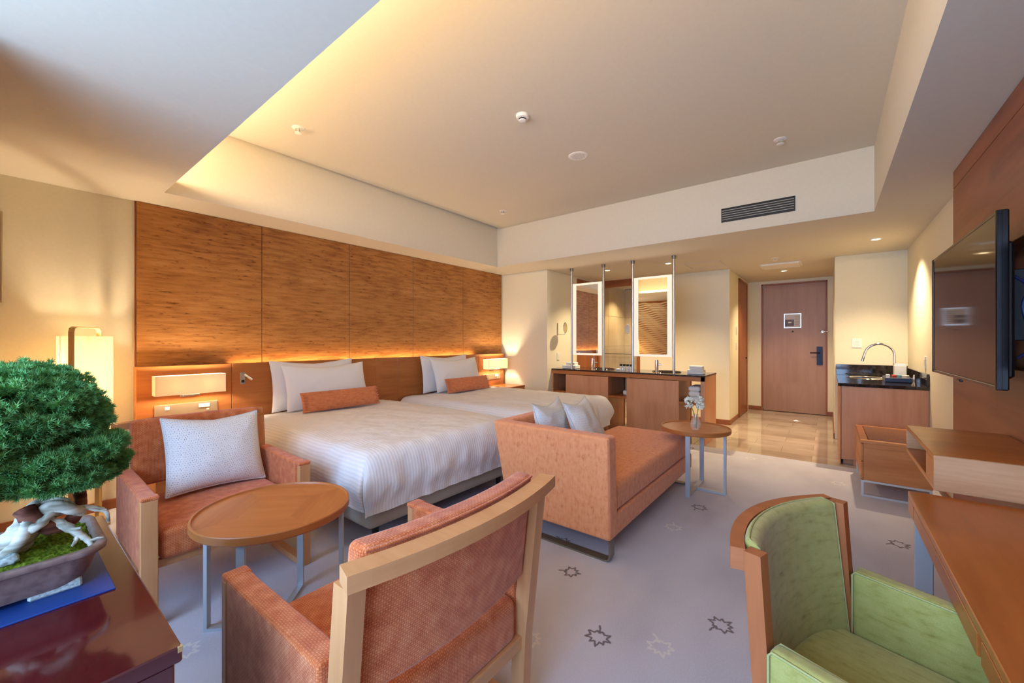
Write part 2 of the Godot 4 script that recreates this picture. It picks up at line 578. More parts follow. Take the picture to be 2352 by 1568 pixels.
func weave(sd: int, dark: Color, mid: Color, light: Color, shade: Color, tint: Color, per: float) -> StandardMaterial3D:
	# basket weave of two threads, 5 mm a cell, with cloudy wear over it
	var w := 512
	var nz := noise(sd, 0.25, w, w, w, w, 2)
	var nb := noise(sd + 1, 0.012, w, w, w, w, 3)
	var cell := 8
	var bytes := PackedByteArray()
	bytes.resize(w * w)
	for y in w:
		for x in w:
			var cx := (x % cell) / float(cell) - 0.44
			var cy := (y % cell) / float(cell) - 0.44
			var over := ((x / cell + y / cell) % 2) == 0
			var k := (1.0 - pow(2.0 * absf(cy if over else cx), 2.0)) * (1.0 - 0.4 * absf(cx if over else cy))
			var s := 40.0 + 120.0 * k + (26.0 if over else -10.0) + (nz[y * w + x] - 128) * 0.45 + (nb[y * w + x] - 128) * 0.35
			bytes[y * w + x] = clampi(int(s), 0, 255)
	var m := tri_mat(ramp_image(w, w, [[bytes, 1.0]], [dark, mid, light]), per, 0.9, 0.2)
	m.rim_enabled = true
	m.rim = 0.5
	m.rim_tint = 0.6
	m.detail_enabled = true
	m.detail_blend_mode = BaseMaterial3D.BLEND_MODE_MUL
	m.detail_albedo = ImageTexture.create_from_image(ramp_image(256, 256, [[noise(sd + 2, 0.035, 256, 256, 256, 256, 4), 1.0]], [shade, tint]))
	m.detail_uv_layer = BaseMaterial3D.DETAIL_UV_2
	m.uv2_triplanar = true
	m.uv2_scale = Vector3.ONE * 1.7
	m.heightmap_enabled = true
	m.heightmap_texture = ImageTexture.create_from_image(Image.create_from_data(w, w, false, Image.FORMAT_L8, bytes))
	m.heightmap_scale = 0.08
	return m

func chenille(sd: int, dark: Color, mid: Color, light: Color, upright := false) -> StandardMaterial3D:
	var w := 512
	var a := noise(sd, 0.02, w, w, w, w, 5)
	var b := noise(sd + 20, 0.05, 128, w, w, w, 3)
	var c := noise(sd + 40, 0.3, w, w, w, w, 2)
	var bytes := PackedByteArray()
	bytes.resize(w * w)
	for i in w * w:
		var s := 190.0 + (c[i] - 128) * 0.3 + (b[i] - 128) * 0.18 + (a[i] - 128) * 0.25
		if a[i] < 96 and b[i] < 132:
			s -= (96 - a[i]) * 0.9
		if b[i] < 84:
			s -= (84 - b[i]) * 1.0
		bytes[i] = clampi(int(s), 0, 255)
	var im := ramp_image(w, w, [[bytes, 1.0]], [dark, mid.lerp(dark, 0.3), mid, light])
	if upright: im.rotate_90(CLOCKWISE)
	var m := tri_mat(im, 2.0, 0.9, 0.2)
	m.rim_enabled = true
	m.rim = 0.45
	m.rim_tint = 0.7
	return m

func duvet_cloth() -> StandardMaterial3D:
	# satin stripes: the weave changes every 11 mm
	var im := Image.create(8, 128, false, Image.FORMAT_RGB8)
	for y in 128:
		for x in 8:
			var k := 0.5 + 0.5 * tanh(6.0 * sin(TAU * y / 64.0))
			im.set_pixel(x, y, rgb(232, 230, 232).lerp(rgb(241, 240, 241), k))
	var m := mat(Color.WHITE, 0.7, 0.0, 0.3)
	m.albedo_texture = ImageTexture.create_from_image(im)
	var hm := Image.create(8, 128, false, Image.FORMAT_L8)
	for y in 128:
		for x in 8:
			var k := 0.5 + 0.5 * sin(TAU * y / 64.0)
			hm.set_pixel(x, y, Color(k, k, k))
	m.heightmap_enabled = true
	m.heightmap_texture = ImageTexture.create_from_image(hm)
	m.heightmap_scale = 0.05
	return m

func scatter_cloth(pale: bool) -> StandardMaterial3D:
	# little grey-blue tick marks on off-white
	var w := 256
	var im := Image.create(w, w, false, Image.FORMAT_RGB8)
	im.fill(rgb(230, 228, 228) if not pale else rgb(226, 226, 226))
	var rng := RandomNumberGenerator.new()
	rng.seed = 5
	var step := 8 if not pale else 12
	for gy in w / step:
		for gx in w / step:
			var x := gx * step + rng.randi_range(0, 2) + (step / 2 if gy % 2 else 0)
			var y := gy * step + rng.randi_range(0, 2)
			var c := rgb(96, 106, 146).lerp(rgb(150, 146, 140), rng.randf()) if not pale else rgb(188, 186, 192).lerp(rgb(206, 200, 186), rng.randf())
			var d := rng.randi_range(0, 2)
			for k in (3 if not pale else 6):
				var px := x + (k if d != 1 else 0)
				var py := y + (k if d != 0 else 0)
				im.set_pixel(px % w, py % w, c)
				if d == 1 or pale: im.set_pixel((px + 1) % w, py % w, c)
	return tri_mat(im, 2.8, 0.9, 0.2)

func carpet() -> StandardMaterial3D:
	var w := 1536
	var a := noise(81, 0.006, 768, 768, w, w, 4)
	var b := noise(82, 0.02, 512, 256, w, w, 3)
	var c := noise(83, 0.5, 512, 512, 512, 512, 1)
	var stops := [rgb(166, 161, 172), rgb(185, 181, 192), rgb(196, 193, 204), rgb(204, 201, 212)]
	var lay := PackedByteArray()
	lay.resize(w * w)
	for y in w:
		for x in w:
			var i := y * w + x
			lay[i] = clampi(int((a[i] - 128) * 0.8 + (b[i] - 128) * 0.5 + (c[(y % 512) * 512 + x % 512] - 128) * 0.35 + 140), 0, 255)
	var im := ramp_image(w, w, [[lay, 1.0]], stops)
	# maple leaf outlines woven into the pile: [x, z, size, turn, dark]
	var leaves := [[-0.80, -1.63, 0.115, 2.9, 1], [-0.39, -2.05, 0.115, 0.6, 1], [-1.145, -2.0, 0.105, 1.3, 1], [-0.566, -1.74, 0.115, 2.6, 0], [-0.80, -3.40, 0.12, 0.4, 1], [-1.37, -2.27, 0.11, 2.2, 1], [0.354, -3.57, 0.12, 1.1, 1], [-1.03, -1.44, 0.1, 0.2, 0], [-0.86, -2.92, 0.12, 3.0, 0]]
	var rng := RandomNumberGenerator.new()
	rng.seed = 9
	for k in 60:
		var p := Vector2(rng.randf_range(XB + 0.2, XR - 0.2), rng.randf_range(-5.3, ZW - 0.2))
		var clear := true
		for l in leaves:
			if p.distance_to(Vector2(l[0], l[1])) < 0.55: clear = false
		if clear and leaves.size() < 44:
			leaves.append([p.x, p.y, rng.randf_range(0.1, 0.125), rng.randf() * TAU, k % 2])
	var outline := [V(0, -1, 0), V(0.18, -0.45, 0), V(0.52, -0.62, 0), V(0.45, -0.25, 0), V(0.95, -0.2, 0), V(0.6, 0.1, 0), V(0.85, 0.5, 0), V(0.4, 0.42, 0), V(0.2, 0.7, 0), V(0, 0.5, 0), V(-0.2, 0.7, 0), V(-0.4, 0.42, 0), V(-0.85, 0.5, 0), V(-0.6, 0.1, 0), V(-0.95, -0.2, 0), V(-0.45, -0.25, 0), V(-0.52, -0.62, 0), V(-0.18, -0.45, 0), V(0, -1, 0)]
	for l in leaves:
		var ink := rgb(112, 102, 106) if l[4] else rgb(216, 212, 210)
		var strokes := [outline, [V(0, 0.5, 0), V(0.05, 1.0, 0), V(0.18, 1.35, 0)]]
		for s in strokes:
			for k in s.size() - 1:
				var p0: Vector3 = s[k]
				var p1: Vector3 = s[k + 1]
				for t in 40:
					var q := p0.lerp(p1, t / 40.0) * float(l[2]) * 0.5
					var r := Vector2(q.x, q.y).rotated(l[3])
					var px := int((l[0] + r.x - XB) / (XR - XB) * w)
					var py := int((ZW - (l[1] + r.y)) / (ZW + 5.42) * w)
					for dx in 2:
						for dy in 2:
							if px + dx < w and py + dy < w and px >= 0 and py >= 0:
								var old := im.get_pixel(px + dx, py + dy)
								im.set_pixel(px + dx, py + dy, old.lerp(ink, 0.3))
	var m := mat(Color.WHITE, 0.97, 0.0, 0.15)
	m.albedo_texture = ImageTexture.create_from_image(im)
	m.rim_enabled = true
	m.rim = 0.3
	return m

func area(called: String, at: Vector3, size: Vector2, energy: float, c: Color, rot: Vector3, parent: Node = self) -> void:
	var l := AreaLight3D.new()
	l.name = called
	l.area_size = size
	l.light_energy = energy
	l.light_color = c
	l.area_range = 14.0
	l.area_attenuation = 2.0
	l.shadow_enabled = true
	parent.add_child(l, true)
	l.global_position = at
	l.rotation_degrees = rot

func omni(called: String, at: Vector3, energy: float, c: Color, size: float, parent: Node) -> void:
	var l := OmniLight3D.new()
	l.name = called
	l.light_energy = energy
	l.light_color = c
	l.light_size = size
	l.omni_range = 12.0
	l.omni_attenuation = 2.0
	l.shadow_enabled = true
	parent.add_child(l, true)
	l.position = at

func spot(called: String, at: Vector3, energy: float, c: Color, angle: float, parent: Node) -> void:
	var l := SpotLight3D.new()
	l.name = called
	l.light_energy = energy
	l.light_color = c
	l.light_size = 0.03
	l.spot_range = 12.0
	l.spot_attenuation = 2.0
	l.spot_angle = angle
	l.spot_angle_attenuation = 0.8
	l.shadow_enabled = true
	parent.add_child(l, true)
	l.position = at
	l.rotation_degrees.x = -90

const WARM := Color(1.0, 0.84, 0.62)
const LAMP := Color(1.0, 0.91, 0.77)

func _ready() -> void:
	# ---- camera: level, 38.1 degrees left of the room's long axis
	var cam := Camera3D.new()
	cam.name = "camera"
	add_child(cam)
	cam.position = V(0, 1.3, 0)
	cam.rotation = V(0, atan2(728.0, 928.4), 0)
	cam.fov = rad_to_deg(2.0 * atan(784.0 / 928.4))
	cam.near = 0.03
	cam.far = 60.0
	cam.current = true
	# ---- sky and exposure
	var env := Environment.new()
	env.background_mode = Environment.BG_SKY
	var sky := Sky.new()
	var ps := ProceduralSkyMaterial.new()
	ps.sky_top_color = rgb(120, 160, 226)
	ps.sky_horizon_color = rgb(206, 220, 240)
	ps.ground_bottom_color = rgb(150, 160, 176)
	ps.ground_horizon_color = rgb(196, 208, 226)
	ps.energy_multiplier = 1.0
	sky.sky_material = ps
	env.sky = sky
	env.tonemap_mode = Environment.TONE_MAPPER_LINEAR
	env.tonemap_exposure = 1.7
	env.ambient_light_source = Environment.AMBIENT_SOURCE_DISABLED
	env.sdfgi_enabled = true
	env.ssao_enabled = true
	env.ssil_enabled = true
	var we := WorldEnvironment.new()
	we.name = "environment"
	we.environment = env
	add_child(we)
	# ---- daylight in the window opening (soft sky light), warm strips in the ceiling cove and behind the headboard
	area("window_daylight_light", V(-0.95, 1.45, ZW - 0.02), Vector2(2.7, 1.74), 9.5, Color(0.655, 0.81, 1.0), V(0, 0, 0))
	area("ceiling_cove_light", V(-1.82, 2.575, -0.60), Vector2(4.1, 0.07), 3.1, Color(1.0, 0.895, 0.74), V(18, 0, 0))
	area("headboard_strip_light", V(-4.338, 1.085, -2.94), Vector2(0.03, 3.26), 0.35, WARM, V(90, 0, 0))

	materials()
	shell()
	headboard()
	beds()
	lounge()
	chaise()
	tv_side()
	green_chair()
	washroom()
	kitchen()
	ceiling_things()
	bonsai()

func shell() -> void:
	# floor: carpet, then stone tiles from the vanity to the door
	var fl := room_node("floor")
	var c := MB.new()
	var k := [V(XB, 0, ZW), V(XR, 0, ZW), V(XR, 0, -5.42), V(XB, 0, -5.42)]
	var w := [Vector2(0, 0), Vector2(1, 0), Vector2(1, 1), Vector2(0, 1)]
	for o in [[0, 1, 2], [0, 2, 3]]:
		c.tri(k[o[0]], k[o[1]], k[o[2]], Vector3.UP, Vector3.UP, Vector3.UP, w[o[0]], w[o[1]], w[o[2]])
	c.quad(V(XB, -0.1, ZW), V(XR, -0.1, ZW), V(XR, -0.1, -5.42), V(XB, -0.1, -5.42), Vector3.DOWN)
	c.quad(V(XB, 0, -5.42), V(XR, 0, -5.42), V(XR, -0.1, -5.42), V(XB, -0.1, -5.42), Vector3.FORWARD)
	c.quad(V(XB, 0, ZW), V(XR, 0, ZW), V(XR, -0.1, ZW), V(XB, -0.1, ZW), Vector3.BACK)
	put("carpet", c, M.carpet, fl)
	boxpart("screed", V(XB, -0.1, -5.42), V(XR, -0.006, -9.3), M.grout, fl, 0.0)
	var tm := MB.new()
	tm.box(V(0.001, -0.02, -0.001), V(0.599, -0.001, -0.299), 0.0008)
	var tmesh := tm.mesh()
	var n := 0
	for iz in 13:
		for ix in 9:
			var x := -4.35 + ix * 0.6 + (0.3 if iz % 2 else 0.0)
			var z := -5.42 - iz * 0.3
			if x < -3.6 or x > 0.72: continue
			again("tile", tmesh, M.tile[(ix * 7 + iz * 3 + ix * iz) % 4], fl, V(x, 0, z))
			n += 1
	# walls
	structure(boxpart("wall_left", V(XB - 0.14, 0, ZW + 0.15), V(XB, T, ZP), M.wall, self, 0.0))
	structure(boxpart("wall_pier", V(XB - 0.14, 0, ZP), V(-3.48, S, -8.6), M.wall, self, 0.004))
	structure(boxpart("wall_partition", V(-2.64, 0, -7.05), V(-1.22, S, -9.1), M.wall, self, 0.004))
	structure(boxpart("wall_kitchen", V(0.06, 0, -6.9), V(1.0, S, -9.1), M.wall, self, 0.004))
	structure(boxpart("wall_right", V(XR, 0, ZW + 0.15), V(XR + 0.14, T, -6.9), M.wall, self, 0.0))
	var we := room_node("wall_end")
	boxpart("plaster", V(-1.22, 0, -8.95), V(-1.01, S, -9.1), M.wall, we, 0.0)
	boxpart("plaster", V(-0.02, 0, -8.95), V(0.06, S, -9.1), M.wall, we, 0.0)
	boxpart("plaster", V(-1.01, 2.375, -8.95), V(-0.02, S, -9.1), M.wall, we, 0.0)
	boxpart("backing", V(-1.01, 0, -9.06), V(-0.02, 2.375, -9.12), M.dark, we, 0.0)
	structure(boxpart("wall_unseen_column", V(XB - 0.14, 0, 0.08), V(-2.4, S, ZW + 0.15), M.wall, self, 0.004))  # unseen column, added to keep window daylight off the bed wall
	# window wall behind the camera: opening from x -2.3 to 0.4
	var ww := room_node("wall_window")
	boxpart("plaster", V(XB - 0.14, 0, ZW), V(-2.35, S, ZW + 0.15), M.wall, ww, 0.0)
	boxpart("plaster", V(0.45, 0, ZW), V(XR + 0.14, S, ZW + 0.15), M.wall, ww, 0.0)
	boxpart("plaster", V(-2.35, 0, ZW), V(0.45, 0.55, ZW + 0.15), M.wall, ww, 0.0)
	boxpart("plaster", V(-2.35, 2.35, ZW), V(0.45, S, ZW + 0.15), M.wall, ww, 0.0)
	var wn := room_node("window_1")
	for x in [-2.35, -1.45, -0.49, 0.40]:
		boxpart("frame", V(x, 0.55, ZW + 0.06), V(x + 0.05, 2.35, ZW + 0.12), M.bronze, wn)
	for y in [0.55, 2.30]:
		boxpart("frame", V(-2.35, y, ZW + 0.06), V(0.45, y + 0.05, ZW + 0.12), M.bronze, wn)
	for x in [-2.3, -1.4, -0.44]:
		boxpart("pane", V(x, 0.60, ZW + 0.086), V(x + (0.85 if x < -2 else 0.91 if x < -1 else 0.84), 2.30, ZW + 0.092), M.glass, wn, 0.0)
	# carved timber screen with wavy ribs, on the window wall beside the bed
	var sc := thing("carved_wall_panel", "pale timber wall panel of wavy horizontal ribs seen in the vanity mirror", "wall panel", V(-4.36, 0, 0.079), 0.0)
	for r in 44:
		var y0 := 0.1 + r * 0.052
		var rb := MB.new()
		rb.sheet(func(u, q):
			var x: float = u * 1.85
			var ph: float = r * 0.7
			var yy := y0 + 0.014 * sin(x * 9.0 + ph) + 0.007 * sin(x * 21.0 + ph * 1.7)
			return V(x, yy + (q - 0.5) * 0.045, -0.012 - 0.02 * sin(q * PI)), 40, 3)
		put("rib", rb, M.carved, sc)
	boxpart("backing", V(-0.01, 0.05, 0), V(1.87, 2.4, -0.01), M.wood_trim, sc)
	# ceiling: dropped edge all round, raised field with a light cove on the window side
	var ce := room_node("ceiling")
	boxpart("soffit", V(XB - 0.14, S, ZP), V(-3.97, T + 0.2, ZW + 0.15), M.ceiling, ce, 0.0)
	boxpart("soffit", V(0.31, S, -4.7), V(XR + 0.14, T + 0.2, ZW + 0.15), M.ceiling, ce, 0.0)
	boxpart("soffit", V(XB - 0.14, S, -4.70), V(1.0, T + 0.2, -9.2), M.ceiling, ce, 0.0)
	boxpart("soffit", V(-3.97, S, -0.58), V(0.31, T + 0.2, ZW + 0.15), M.ceiling, ce, 0.0)
	boxpart("cove_lip", V(-3.97, S, -0.785), V(0.31, 2.505, -0.58), M.ceiling, ce, 0.0)
	boxpart("cove_edge", V(-3.97, 2.505, -0.785), V(0.31, 2.545, -0.765), M.ceiling, ce, 0.0)
	boxpart("raised_field", V(-3.90, T, -0.58), V(0.31, T + 0.12, -4.7), M.ceiling, ce, 0.0)
	boxpart("shadow_gap", V(-3.97, T + 0.05, -0.58), V(-3.90, T + 0.2, -4.7), M.ceiling, ce, 0.0)
	var st := MB.new()
	st.box(V(-3.9, 2.54, -0.594), V(0.25, 2.61, -0.581), 0.002)
	tag(put("cove_strip_light", st, M.led), "slim warm light strip hidden in the ceiling cove", "light strip")
	# baseboards
	var bb := [["baseboard_left", V(XB, 0, 0.08), V(XB + 0.012, 0.075, -0.69)], ["baseboard_pier", V(XB, 0, ZP), V(-3.48, 0.075, ZP + 0.012)],
		["baseboard_partition", V(-2.64, 0, -7.05), V(-1.208, 0.075, -7.038)], ["baseboard_corridor", V(-1.22, 0, -7.05), V(-1.208, 0.075, -7.82)],
		["baseboard_end", V(-1.22, 0, -8.938), V(-1.01, 0.075, -8.95)], ["baseboard_door", V(-0.02, 0, -8.938), V(0.06, 0.075, -8.95)],
		["baseboard_kitchen", V(0.06, 0, -6.9), V(0.048, 0.075, -8.95)], ["baseboard_right", V(XR, 0, -3.94), V(XR - 0.012, 0.075, -5.5)]]
	for b in bb:
		structure(boxpart(b[0], b[1], b[2], M.wood_trim, self, 0.002))
	# entrance door
	var d := room_node("door_1", "brown wooden entrance door with a notice and a dark lock")
	boxpart("leaf", V(-0.985, 0.008, -8.965), V(-0.04, 2.35, -9.01), M.door_wood, d)
	for x in [-1.01, -0.04]:
		boxpart("jamb", V(x, 0, -8.94), V(x + (0.025 if x < -0.5 else 0.02), 2.375, -9.03), M.closet_wood, d)
	boxpart("jamb", V(-1.01, 2.35, -8.94), V(-0.02, 2.375, -9.03), M.closet_wood, d)
	var lk := boxpart("lock_plate", V(-0.17, 0.887, -8.965), V(-0.09, 1.208, -8.945), mat(rgb(40, 50, 66), 0.4, 0.6), d)
	var lv := MB.new()
	lv.tube([V(-0.135, 1.1, -8.945), V(-0.135, 1.1, -8.90), V(-0.15, 1.1, -8.895), V(-0.265, 1.1, -8.895)], 0.011)
	put("lever", lv, mat(rgb(38, 34, 36), 0.35, 0.7), lk)
	var nt := boxpart("notice", V(-0.657, 1.543, -8.965), V(-0.389, 1.813, -8.955), M.steel, d)
	boxpart("sheet", V(-0.64, 1.56, -8.9549), V(-0.406, 1.796, -8.9535), mat(rgb(214, 208, 208), 0.5), nt, 0.0)
	boxpart("plan", V(-0.635, 1.58, -8.9534), V(-0.50, 1.70, -8.9525), mat(rgb(108, 98, 104), 0.5), nt, 0.0)
	boxpart("room_mark", V(-0.59, 1.635, -8.9524), V(-0.54, 1.66, -8.9518), mat(rgb(232, 228, 228), 0.5), nt, 0.0)
	for y in [1.60, 1.63, 1.66, 1.69, 1.72, 1.75]:
		boxpart("text_line", V(-0.49, y, -8.9534), V(-0.42, y + 0.008, -8.9528), mat(rgb(150, 144, 146), 0.6), nt, 0.0)
	var pe := MB.new()
	pe.lathe([Vector2(0.0, 0.008), Vector2(0.012, 0.006), Vector2(0.014, 0.0)], Transform3D(Basis(Vector3.RIGHT, PI / 2), V(-0.52, 1.482, -8.965)), 14)
	put("peephole", pe, M.dark, d)
	var gd := MB.new()
	gd.box(V(-0.105, 1.45, -8.965), V(-0.075, 1.49, -8.93), 0.004)
	gd.tube([V(-0.09, 1.47, -8.93), V(-0.03, 1.47, -8.915), V(-0.005, 1.47, -8.92)], 0.009)
	put("door_guard", gd, M.chrome, d)
	for y in [0.03, 2.3]:
		var hg := MB.new()
		hg.tube([V(-0.975, y, -8.955), V(-0.975, y + 0.05, -8.955)], 0.008)
		put("hinge", hg, M.steel, d)
	# closet door on the corridor's left wall
	var d3 := room_node("door_2", "narrow brown wood door on the corridor wall")
	boxpart("leaf", V(-1.22, 0.01, -7.86), V(-1.205, 2.34, -8.62), M.closet_wood, d3)
	for z in [-7.82, -8.62]:
		boxpart("jamb", V(-1.225, 0, z), V(-1.195, 2.38, z - 0.04), M.closet_wood, d3)
	boxpart("jamb", V(-1.225, 2.34, -7.82), V(-1.195, 2.38, -8.66), M.closet_wood, d3)
	var hd := MB.new()
	hd.tube([V(-1.205, 1.0, -8.5), V(-1.18, 1.0, -8.5)], 0.012)
	put("knob", hd, M.dark, d3)
	# switches
	plate("light_switch", "white light switch with a small display on the corridor corner", V(-1.22, 1.42, -7.60), V(-1.205, 1.55, -7.66))
	plate("light_switch", "small white switch plate low on the corridor corner", V(-1.22, 1.16, -7.60), V(-1.212, 1.28, -7.66))
	plate("wall_plate", "square white blank plate on the wall above the kitchenette", V(0.235, 1.22, -6.9), V(0.335, 1.34, -6.89))
	plate("power_socket", "white socket on the right wall beside the kitchenette", V(XR, 1.03, -5.70), V(XR - 0.01, 1.15, -5.76))
	plate("power_socket", "white socket on the washroom side wall under the shaving mirror", V(-3.48, 1.0, -5.62), V(-3.47, 1.12, -5.69))

func plate(called: String, label: String, a: Vector3, b: Vector3) -> void:
	var t := thing(called, label, "switch" if called == "light_switch" else "socket", (a + b) / 2)
	var h := ((b - a) / 2).abs()
	boxpart("cover", -h, h, M.plastic, t, 0.002)
	var thin := h.min_axis_index()
	var k := h * 0.5
	k[thin] = h[thin] + 0.002
	boxpart("rocker", -k, k, M.socket, t, 0.001)

func headboard() -> void:
	var hb := thing("headboard_wall", "tall horizontal-grain timber wall panelling above the beds", "wall panel", V(XB, 0, 0))
	var zs := [-0.69, -1.605, -2.524, -3.434, -4.374, -5.29]
	for i in 5:
		boxpart("panel", V(0.002, 1.0, zs[i] - 0.003), V(0.026, S - 0.002, zs[i + 1] + 0.002), M.headboard, hb, 0.002)
	boxpart("edge_strip", V(0.0, 1.0, -0.684), V(0.016, S - 0.002, -0.69), M.wood_trim, hb, 0.0)
	boxpart("backing", V(0.0, 1.0, -0.69), V(0.006, S - 0.002, -5.29), M.wood_trim, hb, 0.0)
	# low board: solid ends by the night tables, open slot for the light strip behind the beds
	var lb := thing("low_headboard", "long low honey-brown wood headboard with a glowing slot behind its top edge", "headboard", V(XB, 0, 0))
	boxpart("end_panel", V(0.027, 0.05, -0.675), V(0.115, 1.10, -1.322), M.wood_h, lb)
	boxpart("end_panel", V(0.027, 0.05, -4.629), V(0.115, 1.10, -5.24), M.wood_h, lb)
	var ls := [-1.324, -2.815, -3.127, -4.627]
	for i in 3:
		boxpart("board", V(0.09, 0.05, ls[i] - 0.001), V(0.115, 1.10, ls[i + 1] + 0.001), M.wood_h, lb)
	boxpart("slot_floor", V(0.027, 1.0, -1.324), V(0.09, 1.05, -4.627), M.wood_trim, lb, 0.0)
	var le := boxpart("headboard_strip_light", V(XB + 0.045, 1.05, -1.34), V(XB + 0.075, 1.062, -4.6), M.led, self, 0.001)
	tag(le, "slim warm light strip in the slot behind the headboard", "light strip")
	wall_lamp(-1.0, "long box-shaped fabric wall lamp above the armchair side night table", "bedside wall lamps")
	wall_lamp(-4.93, "long box-shaped fabric wall lamp beside the cream pier wall", "bedside wall lamps")
	control(-1.0, "metal bedside control panel below the lamp behind the armchair")
	control(-4.93, "metal bedside control panel below the lamp near the pier wall")
	reading_lamp(-1.41, "small swivel reading lamp on the headboard beside the armchair")
	night_table(-0.72, -1.28, "wooden night table behind the orange armchair")
	night_table(-4.86, -5.28, "wooden night table between the far bed and the pier wall")
	# framed picture at the edge of the view
	var pc := thing("picture_frame", "narrow gilt picture frame on the cream wall above the floor lamp", "picture", V(XB, 1.87, -0.0))
	boxpart("backing", V(0, -0.29, -0.012), V(0.012, 0.29, 0.03), M.scatter_edge, pc)
	for s in [-1, 1]:
		boxpart("frame", V(0, -0.30, s * 0.02 - 0.006), V(0.025, 0.30, s * 0.02 + 0.006), M.panel_metal, pc)
		boxpart("frame", V(0, s * 0.30 - 0.006, -0.026), V(0.025, s * 0.30 + 0.006, 0.026), M.panel_metal, pc)

func wall_lamp(z: float, label: String, group: String) -> void:
	var t := thing("wall_lamp", label, "lamp", V(-4.285, 0.945, z), 0.0, group)
	var sh := MB.new()
	var o := V(0.09, 0, 0)
	for s in [-1, 1]:
		sh.box(o + V(s * 0.055 - 0.0015, -0.078, -0.235), o + V(s * 0.055 + 0.0015, 0.078, 0.235), 0.0)
		sh.box(o + V(-0.0535, -0.078, s * 0.2335 - 0.0015), o + V(0.0535, 0.078, s * 0.2335 + 0.0015), 0.0)
	put("lamp_shade", sh, M.shade, t)
	var br := MB.new()
	br.box(V(0, -0.11, -0.05), V(0.012, -0.07, 0.05), 0.002)
	br.box(V(0.01, -0.1, -0.012), V(0.1, -0.088, 0.012), 0.002)
	br.box(V(0.05, -0.092, -0.055), V(0.13, -0.082, 0.055), 0.002)
	put("bracket", br, M.steel, t)
	for s in [-1, 1]:
		var b := MB.new()
		b.lathe([Vector2(0.0, -0.028), Vector2(0.014, -0.022), Vector2(0.02, 0.0), Vector2(0.014, 0.022), Vector2(0.0, 0.028)], Transform3D(Basis(), o + V(0, 0, s * 0.105)), 12)
		put("bulb", b, M.bulb, t)
		omni("bulb_light", o + V(0, 0, s * 0.105), 0.15, LAMP, 0.02, t)

func control(z: float, label: String) -> void:
	var t := thing("control_panel", label, "control panel", V(-4.285, 0.735, z))
	boxpart("plate", V(0, -0.045, -0.215), V(0.008, 0.045, 0.215), M.panel_metal, t, 0.002)
	boxpart("switch", V(0.008, 0.0, 0.12), V(0.012, 0.028, 0.15), M.plastic, t, 0.001)
	boxpart("display", V(0.008, -0.004, -0.155), V(0.013, 0.028, -0.075), M.plastic, t, 0.001)
	boxpart("button", V(0.008, -0.03, -0.15), V(0.011, -0.016, -0.13), M.plastic, t, 0.001)

func reading_lamp(z: float, label: String) -> void:
	var t := thing("reading_lamp", label, "lamp", V(-4.287, 0.96, z))
	boxpart("plate", V(0, -0.055, -0.02), V(0.01, 0.055, 0.02), M.steel, t, 0.002)
	var h := MB.new()
	h.tube([V(0.01, 0.03, 0.0), V(0.04, 0.03, -0.01)], 0.006)
	h.tube([V(0.035, 0.035, -0.005), V(0.075, -0.015, -0.055)], 0.014, 14)
	put("lamp_head", h, M.chrome, t)
	boxpart("switch", V(0.01, -0.04, -0.012), V(0.014, -0.016, 0.012), M.dark, t, 0.001)

func night_table(z0: float, z1: float, label: String) -> void:
	var t := thing("night_table", label, "table", V(-4.28, 0, (z0 + z1) / 2))
	var h := absf(z1 - z0) / 2
	boxpart("body", V(0.0, 0.06, -h), V(0.4, 0.57, h), M.bench, t)
	boxpart("top", V(0.0, 0.57, -h), V(0.41, 0.595, h), M.desk_side, t)
	var dr := boxpart("drawer", V(0.4, 0.33, -h + 0.01), V(0.412, 0.555, h - 0.01), M.bench, t)
	boxpart("pull", V(0.412, 0.535, -0.06), V(0.42, 0.545, 0.06), M.steel, dr)
	boxpart("plinth", V(0.0, 0.0, -h + 0.02), V(0.36, 0.06, h - 0.02), M.dark, t)

func beds() -> void:
	bed(-1.40, -2.88, "twin bed with white striped duvet next to the armchair", "pillows on the bed beside the armchair", 3)
	bed(-3.20, -4.72, "twin bed with white striped duvet near the pier wall and vanity", "pillows on the bed beside the pier", 8)

